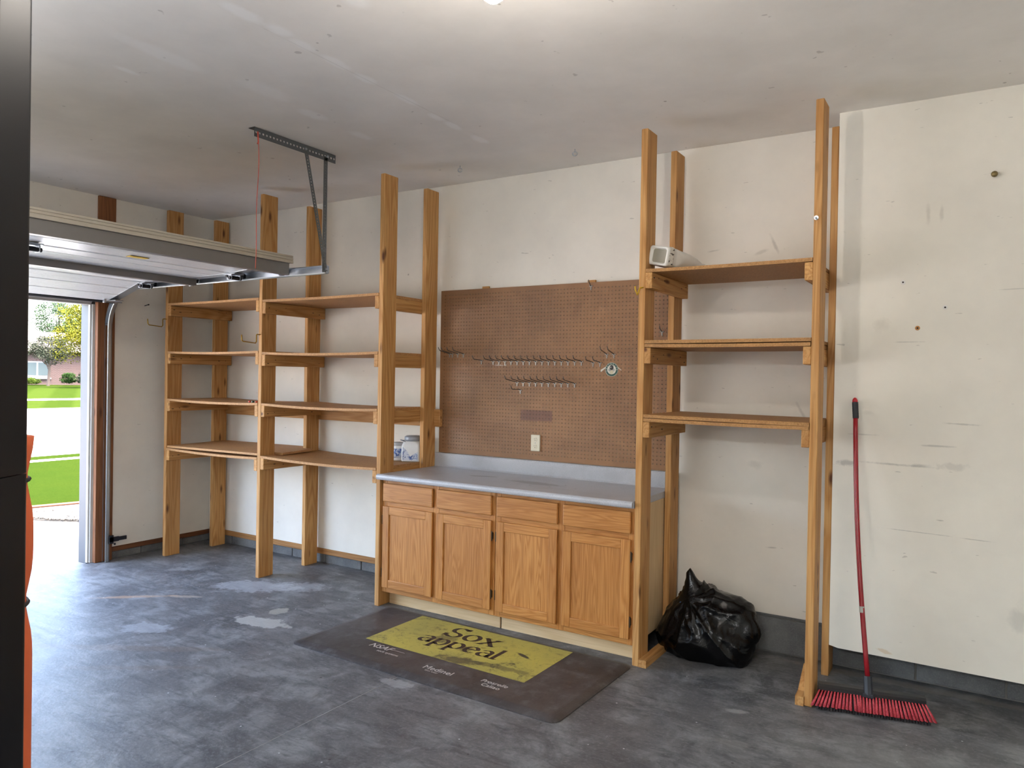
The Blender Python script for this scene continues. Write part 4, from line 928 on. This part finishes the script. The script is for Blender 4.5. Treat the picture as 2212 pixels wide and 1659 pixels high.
struct(slab('driveway', [(.098, -14, -.012), (.098, 4.0, -.012), (-3.6, 4.0, -.05), (-9.0, 4, -.12), (-9.0, -14, -.12)], CON, .25))
g0, g1 = unz(62, 1100, -.03), unz(170, 1090, -.03); gd = (g1 - g0).normalized(); ga, gb = g0 - gd * .3, g1 + gd * 3.2
l0, l1 = unz(105, 1124, -.03), unz(172, 1127, -.03); ld = (l1 - l0).normalized()
gp = [ga, l0 + ld * -.15, l1, l1 + ld * 2.4, gb]
slab_g = slab('gravel_bed', [(p.x, p.y, -.022) for p in gp], plain('gravel_base', (72, 68, 62), .9), .06); slab_g['kind'] = 'structure'
bm = B(); cnt = 0
while cnt < 1600:
    p = l0 + (l1 - l0) * random.uniform(-.3, 4.0) + (ga - l0) * random.uniform(0, 1.6)
    q = [Vector((w.x, w.y)) for w in gp]; inside = False; j = len(q) - 1
    for i in range(len(q)):
        if (q[i].y > p.y) != (q[j].y > p.y) and p.x < (q[j].x - q[i].x) * (p.y - q[i].y) / (q[j].y - q[i].y) + q[i].x: inside = not inside
        j = i
    cnt += 1
    if not inside: continue
    s = random.uniform(.012, .026); M = Matrix.Translation((p.x, p.y, -.018 + s * .3)) @ Matrix.Rotation(random.uniform(0, 6), 4, 'Z') @ Matrix.Diagonal((s, s * random.uniform(.6, 1), s * .6, 1)); bmesh.ops.create_icosphere(bm, subdivisions=1, radius=1, matrix=M)
n_ = NT('pebbles'); k = n_.voro(n_.pos(), 26, out='Color'); m_ = n_.fin(n_.mix(n_.math('MULTIPLY', k, 1.), srgb(60, 56, 50), srgb(96, 92, 86)), .8)
o = top(build('gravel', bm, m_), 'pale gravel pebbles in the bed beside the driveway', 'gravel'); o['kind'] = 'stuff'
bm = B(); dn_ = Vector((-gd.y, gd.x, 0)); tube(bm, [ga + Vector((0, 0, .024)), gb + Vector((0, 0, .024))], .016, 8); top(build('lawn_edging', bm, plain('edging_brick', (104, 60, 42), .8)), 'reddish edging strip between gravel bed and front lawn', 'edging')
LA = grass_mat('lawn_grass', (33, 44, 11), (28, 41, 10))
lp = [(ga.x, ga.y), (gb.x, gb.y), (gb.x + 1, 12), (-7.6, 14), (-7.6, ga.y - .4), (ga.x - .6, ga.y - .4)]
o = top(slab('lawn', [(x, y, -.02) for x, y in lp], LA, .2), 'bright green front lawn between gravel bed and the street', 'lawn'); o['kind'] = 'stuff'
struct(slab('sidewalk', [(-8.0, -14, -.03), (-8.0, 30, -.03), (-7.6, 30, -.03), (-7.6, -14, -.03)], conc('walk', (196, 192, 184), (180, 176, 170)), .2))
o = top(slab('lawn', [(-8.75, -14, -.05), (-8.75, 40, -.05), (-8.0, 40, -.03), (-8.0, -14, -.03)], LA, .2), 'narrow strip of yellow green grass along the near kerb', 'lawn'); o['kind'] = 'stuff'
struct(slab('street', [(-26, -60, -.10), (-26, 80, -.10), (-8.75, 60, -.17), (-8.75, -60, -.17)], conc('street_concrete', (178, 174, 168), (160, 157, 152)), .3))
struct(slab('kerb', [(-26.3, -60, .0), (-26.3, 80, .0), (-26, 80, .0), (-26, -60, .0)], CON, .3))
LF = grass_mat('far_lawn_grass', (35, 46, 13), (30, 43, 11), True)
def hz(x): return min(.42, (x + 26.3) * -(.42 / 13.7))
o = top(slab('lawn', [(-31.0, -60, hz(-31)), (-31.0, 90, hz(-31)), (-26.3, 90, 0), (-26.3, -60, 0)], LF, .3), 'far verge of mown grass between kerb and pavement across the street', 'lawn'); o['kind'] = 'stuff'
struct(slab('sidewalk', [(-32.2, -60, hz(-32.2)), (-32.2, 90, hz(-32.2)), (-31, 90, hz(-31)), (-31, -60, hz(-31))], conc('walk2', (200, 196, 188), (186, 182, 176)), .3))
o = top(slab('lawn', [(-40, -60, .42), (-40, 90, .42), (-32.2, 90, hz(-32.2)), (-32.2, -60, hz(-32.2))], LF, .4), 'striped mown grass bank rising from the far pavement', 'lawn'); o['kind'] = 'stuff'
o = top(slab('lawn', [(-70, -60, .42), (-70, 90, .42), (-40, 90, .42), (-40, -60, .42)], LF, .4), 'level lawn around the brick house and its trees', 'lawn'); o['kind'] = 'stuff'
bm = B(); box(bm, (-160, -120, -.7), (-70, 200, .4205)); struct(build('ground', bm, LF))

# brick house across the street (house frame: u to the right as seen, w away)
hc = CAM + ray(110, 830) * 58; hz0 = .421
hu = Vector((.52, .85, 0)).normalized(); hw_ = Vector((-hu.y, hu.x, 0))
def hp(u, w, z): return Vector((hc.x, hc.y, 0)) + hu * u + hw_ * w + Vector((0, 0, hz0 + z))
def hbox(bm, u0, u1, w0, w1, z0, z1):
    prism(bm, [hp(u0, w0, z0), hp(u1, w0, z0), hp(u1, w1, z0), hp(u0, w1, z0)], (0, 0, z1 - z0)); return bm
house = thing('brick_house', 'low red brick house with white window across the street', 'house', hp(0, 0, 0))
n_ = NT('red_brick'); bt_ = n_.n('ShaderNodeTexBrick'); n_.l(n_.mapping(n_.pos(), rot=(math.pi / 2, 0, 0)), bt_.inputs[0])
cb = n_.n('ShaderNodeCombineXYZ'); sp_ = n_.n('ShaderNodeSeparateXYZ'); n_.l(n_.pos(), sp_.inputs[0])
n_.l(n_.math('ADD', n_.math('MULTIPLY', sp_.outputs[0], hu.x), n_.math('MULTIPLY', sp_.outputs[1], hu.y)), cb.inputs[0]); n_.l(sp_.outputs[2], cb.inputs[1]); n_.l(cb.outputs[0], bt_.inputs[0])
bt_.inputs['Color1'].default_value = srgb(44, 20, 18); bt_.inputs['Color2'].default_value = srgb(54, 29, 26); bt_.inputs['Mortar'].default_value = srgb(64, 57, 52); bt_.inputs['Scale'].default_value = 1; bt_.inputs['Mortar Size'].default_value = .012; bt_.inputs['Brick Width'].default_value = .21; bt_.inputs['Row Height'].default_value = .075
n_.fin(bt_.outputs[0], .8)
build('wall', hbox(B(), -14, 16, 0, 9, 0, 2.7), n_.m, house)
bm = B(); prism(bm, [hp(-14.6, -.6, 2.55), hp(-14.6, 4.5, 4.25), hp(-14.6, 9.6, 2.55)], hu * 31.2); build('roof', bm, plain('roof_shingle', (92, 82, 78), .9), house)
wx0, wx1 = -1.75, -.05
fr = build('window', hbox(B(), wx0, wx1, -.06, .0, .56, 1.80), plain('window_white', (92, 95, 97), .4), house)
for a, b in ((wx0 + .22, (wx0 + wx1) / 2 - .06), ((wx0 + wx1) / 2 + .06, wx1 - .12)): build('pane', hbox(B(), a, b, -.075, -.061, .74, 1.70), plain('far_glass', (40, 52, 54), .5), fr)
build('window_sill', hbox(B(), wx0 - .08, wx1 + .08, -.12, 0, .44, .56), plain('sill_white', (92, 95, 97), .5), fr)

def leaf_cloud(bm, c, rad, n, size, clumps=40, seed=1):
    rnd = random.Random(seed); cl = []
    for _ in range(clumps):
        while True:
            q = Vector((rnd.uniform(-1, 1), rnd.uniform(-1, 1), rnd.uniform(-1, 1)))
            if .35 < q.length < 1: break
        cl.append((Vector((q.x * rad[0], q.y * rad[1], q.z * rad[2])) * .82, rnd.uniform(.2, .36)))
    for _ in range(n):
        cc, cr = rnd.choice(cl); q = Vector((rnd.gauss(0, 1), rnd.gauss(0, 1), rnd.gauss(0, .8))).normalized() * (cr * rnd.uniform(.5, 1)); p = Vector(c) + cc + Vector((q.x * rad[0], q.y * rad[1], q.z * rad[2]))
        a = Vector((rnd.uniform(-1, 1), rnd.uniform(-1, 1), rnd.uniform(-.6, .6))).normalized(); b = a.cross(Vector((rnd.uniform(-1, 1), rnd.uniform(-1, 1), rnd.uniform(-1, 1)))).normalized(); s = size * rnd.uniform(.6, 1.3)
        bm.faces.new([bm.verts.new(x) for x in (p - a * s, p + b * s * .5, p + a * s, p - b * s * .5)])
    return bm
def leaf_mat(name, a, b):
    n = NT(name); k = n.noise(n.pos(), 2.5, 4); n.fin(n.mix(n.ramp(k, [(.35, 0.), (.65, 1.)]), srgb(*a), srgb(*b)), .9, 0, 0.)
    n.b.inputs['Transmission Weight'].default_value = 0.; n.b.inputs['Subsurface Weight'].default_value = 0.
    return n.m
def tree(name, label, px, depth, trunk, ctr, rad, n, size, ca, cb_, seed, cat='tree', group=None):
    b = CAM + ray(*px) * depth; b.z = .421
    t = thing(name, label, cat, b, group)
    if trunk:
        bm = B(); tube(bm, [b, b + Vector((.04, .05, ctr * .45)), b + Vector((0, 0, ctr))], [trunk, trunk * .75, trunk * .35], 8)
        for k in range(5):
            a = k * 1.3 + seed; tube(bm, [b + Vector((0, 0, ctr * (.45 + .07 * k))), b + Vector((math.cos(a) * rad[0] * .5, math.sin(a) * rad[1] * .5, ctr * (.75 + .07 * k)))], [trunk * .5, trunk * .15], 6)
        build('trunk', bm, plain('bark', (70, 58, 50), .9), t)
    bm = B(); leaf_cloud(bm, b + Vector((0, 0, ctr)), rad, n, size, 46, seed); o = build('foliage', bm, leaf_mat(name + '_leaves_%d' % seed, ca, cb_), t); o['kind'] = 'stuff'
    return t
tree('crabapple_tree', 'small round grey green tree in front of the brick house window', (104, 832), 54, .11, 2.75, (1.75, 1.75, 1.25), 9000, .058, (46, 52, 42), (60, 62, 52), 3)
# trees and shrubs stand on the level lawn
tree('maple_tree', 'yellow green leafy tree in front of the brick house past the shrubs', (206, 832), 50, .16, 3.6, (3.1, 3.1, 2.3), 20000, .062, (82, 78, 22), (64, 70, 24), 5)
tree('background_tree', 'tall soft green tree rising behind the brick house roof', (126, 832), 78, .25, 6.6, (2.6, 2.6, 2.4), 9000, .085, (48, 66, 46), (60, 74, 52), 8)
tree('background_tree', 'blue green tree behind the roof next to the tall soft green tree', (206, 832), 84, .25, 6.4, (2.6, 2.6, 2.6), 7000, .09, (50, 64, 54), (60, 72, 60), 9)
tree('round_shrub', 'clipped round green shrub against the brick house wall', (147, 833), 56.4, 0, .52, (.62, .62, .50), 2600, .05, (28, 46, 22), (42, 60, 30), 11, 'shrub')
tree('round_shrub', 'darker green shrub at the brick wall beside the clipped shrub', (181, 833), 56.4, 0, .50, (.55, .55, .48), 2200, .05, (32, 42, 32), (40, 50, 38), 12, 'shrub')
tree('low_shrub', 'low yellow green shrub under the white window of the house', (68, 833), 56.2, 0, .30, (.75, .6, .28), 1800, .05, (48, 62, 20), (58, 70, 28), 13, 'shrub')
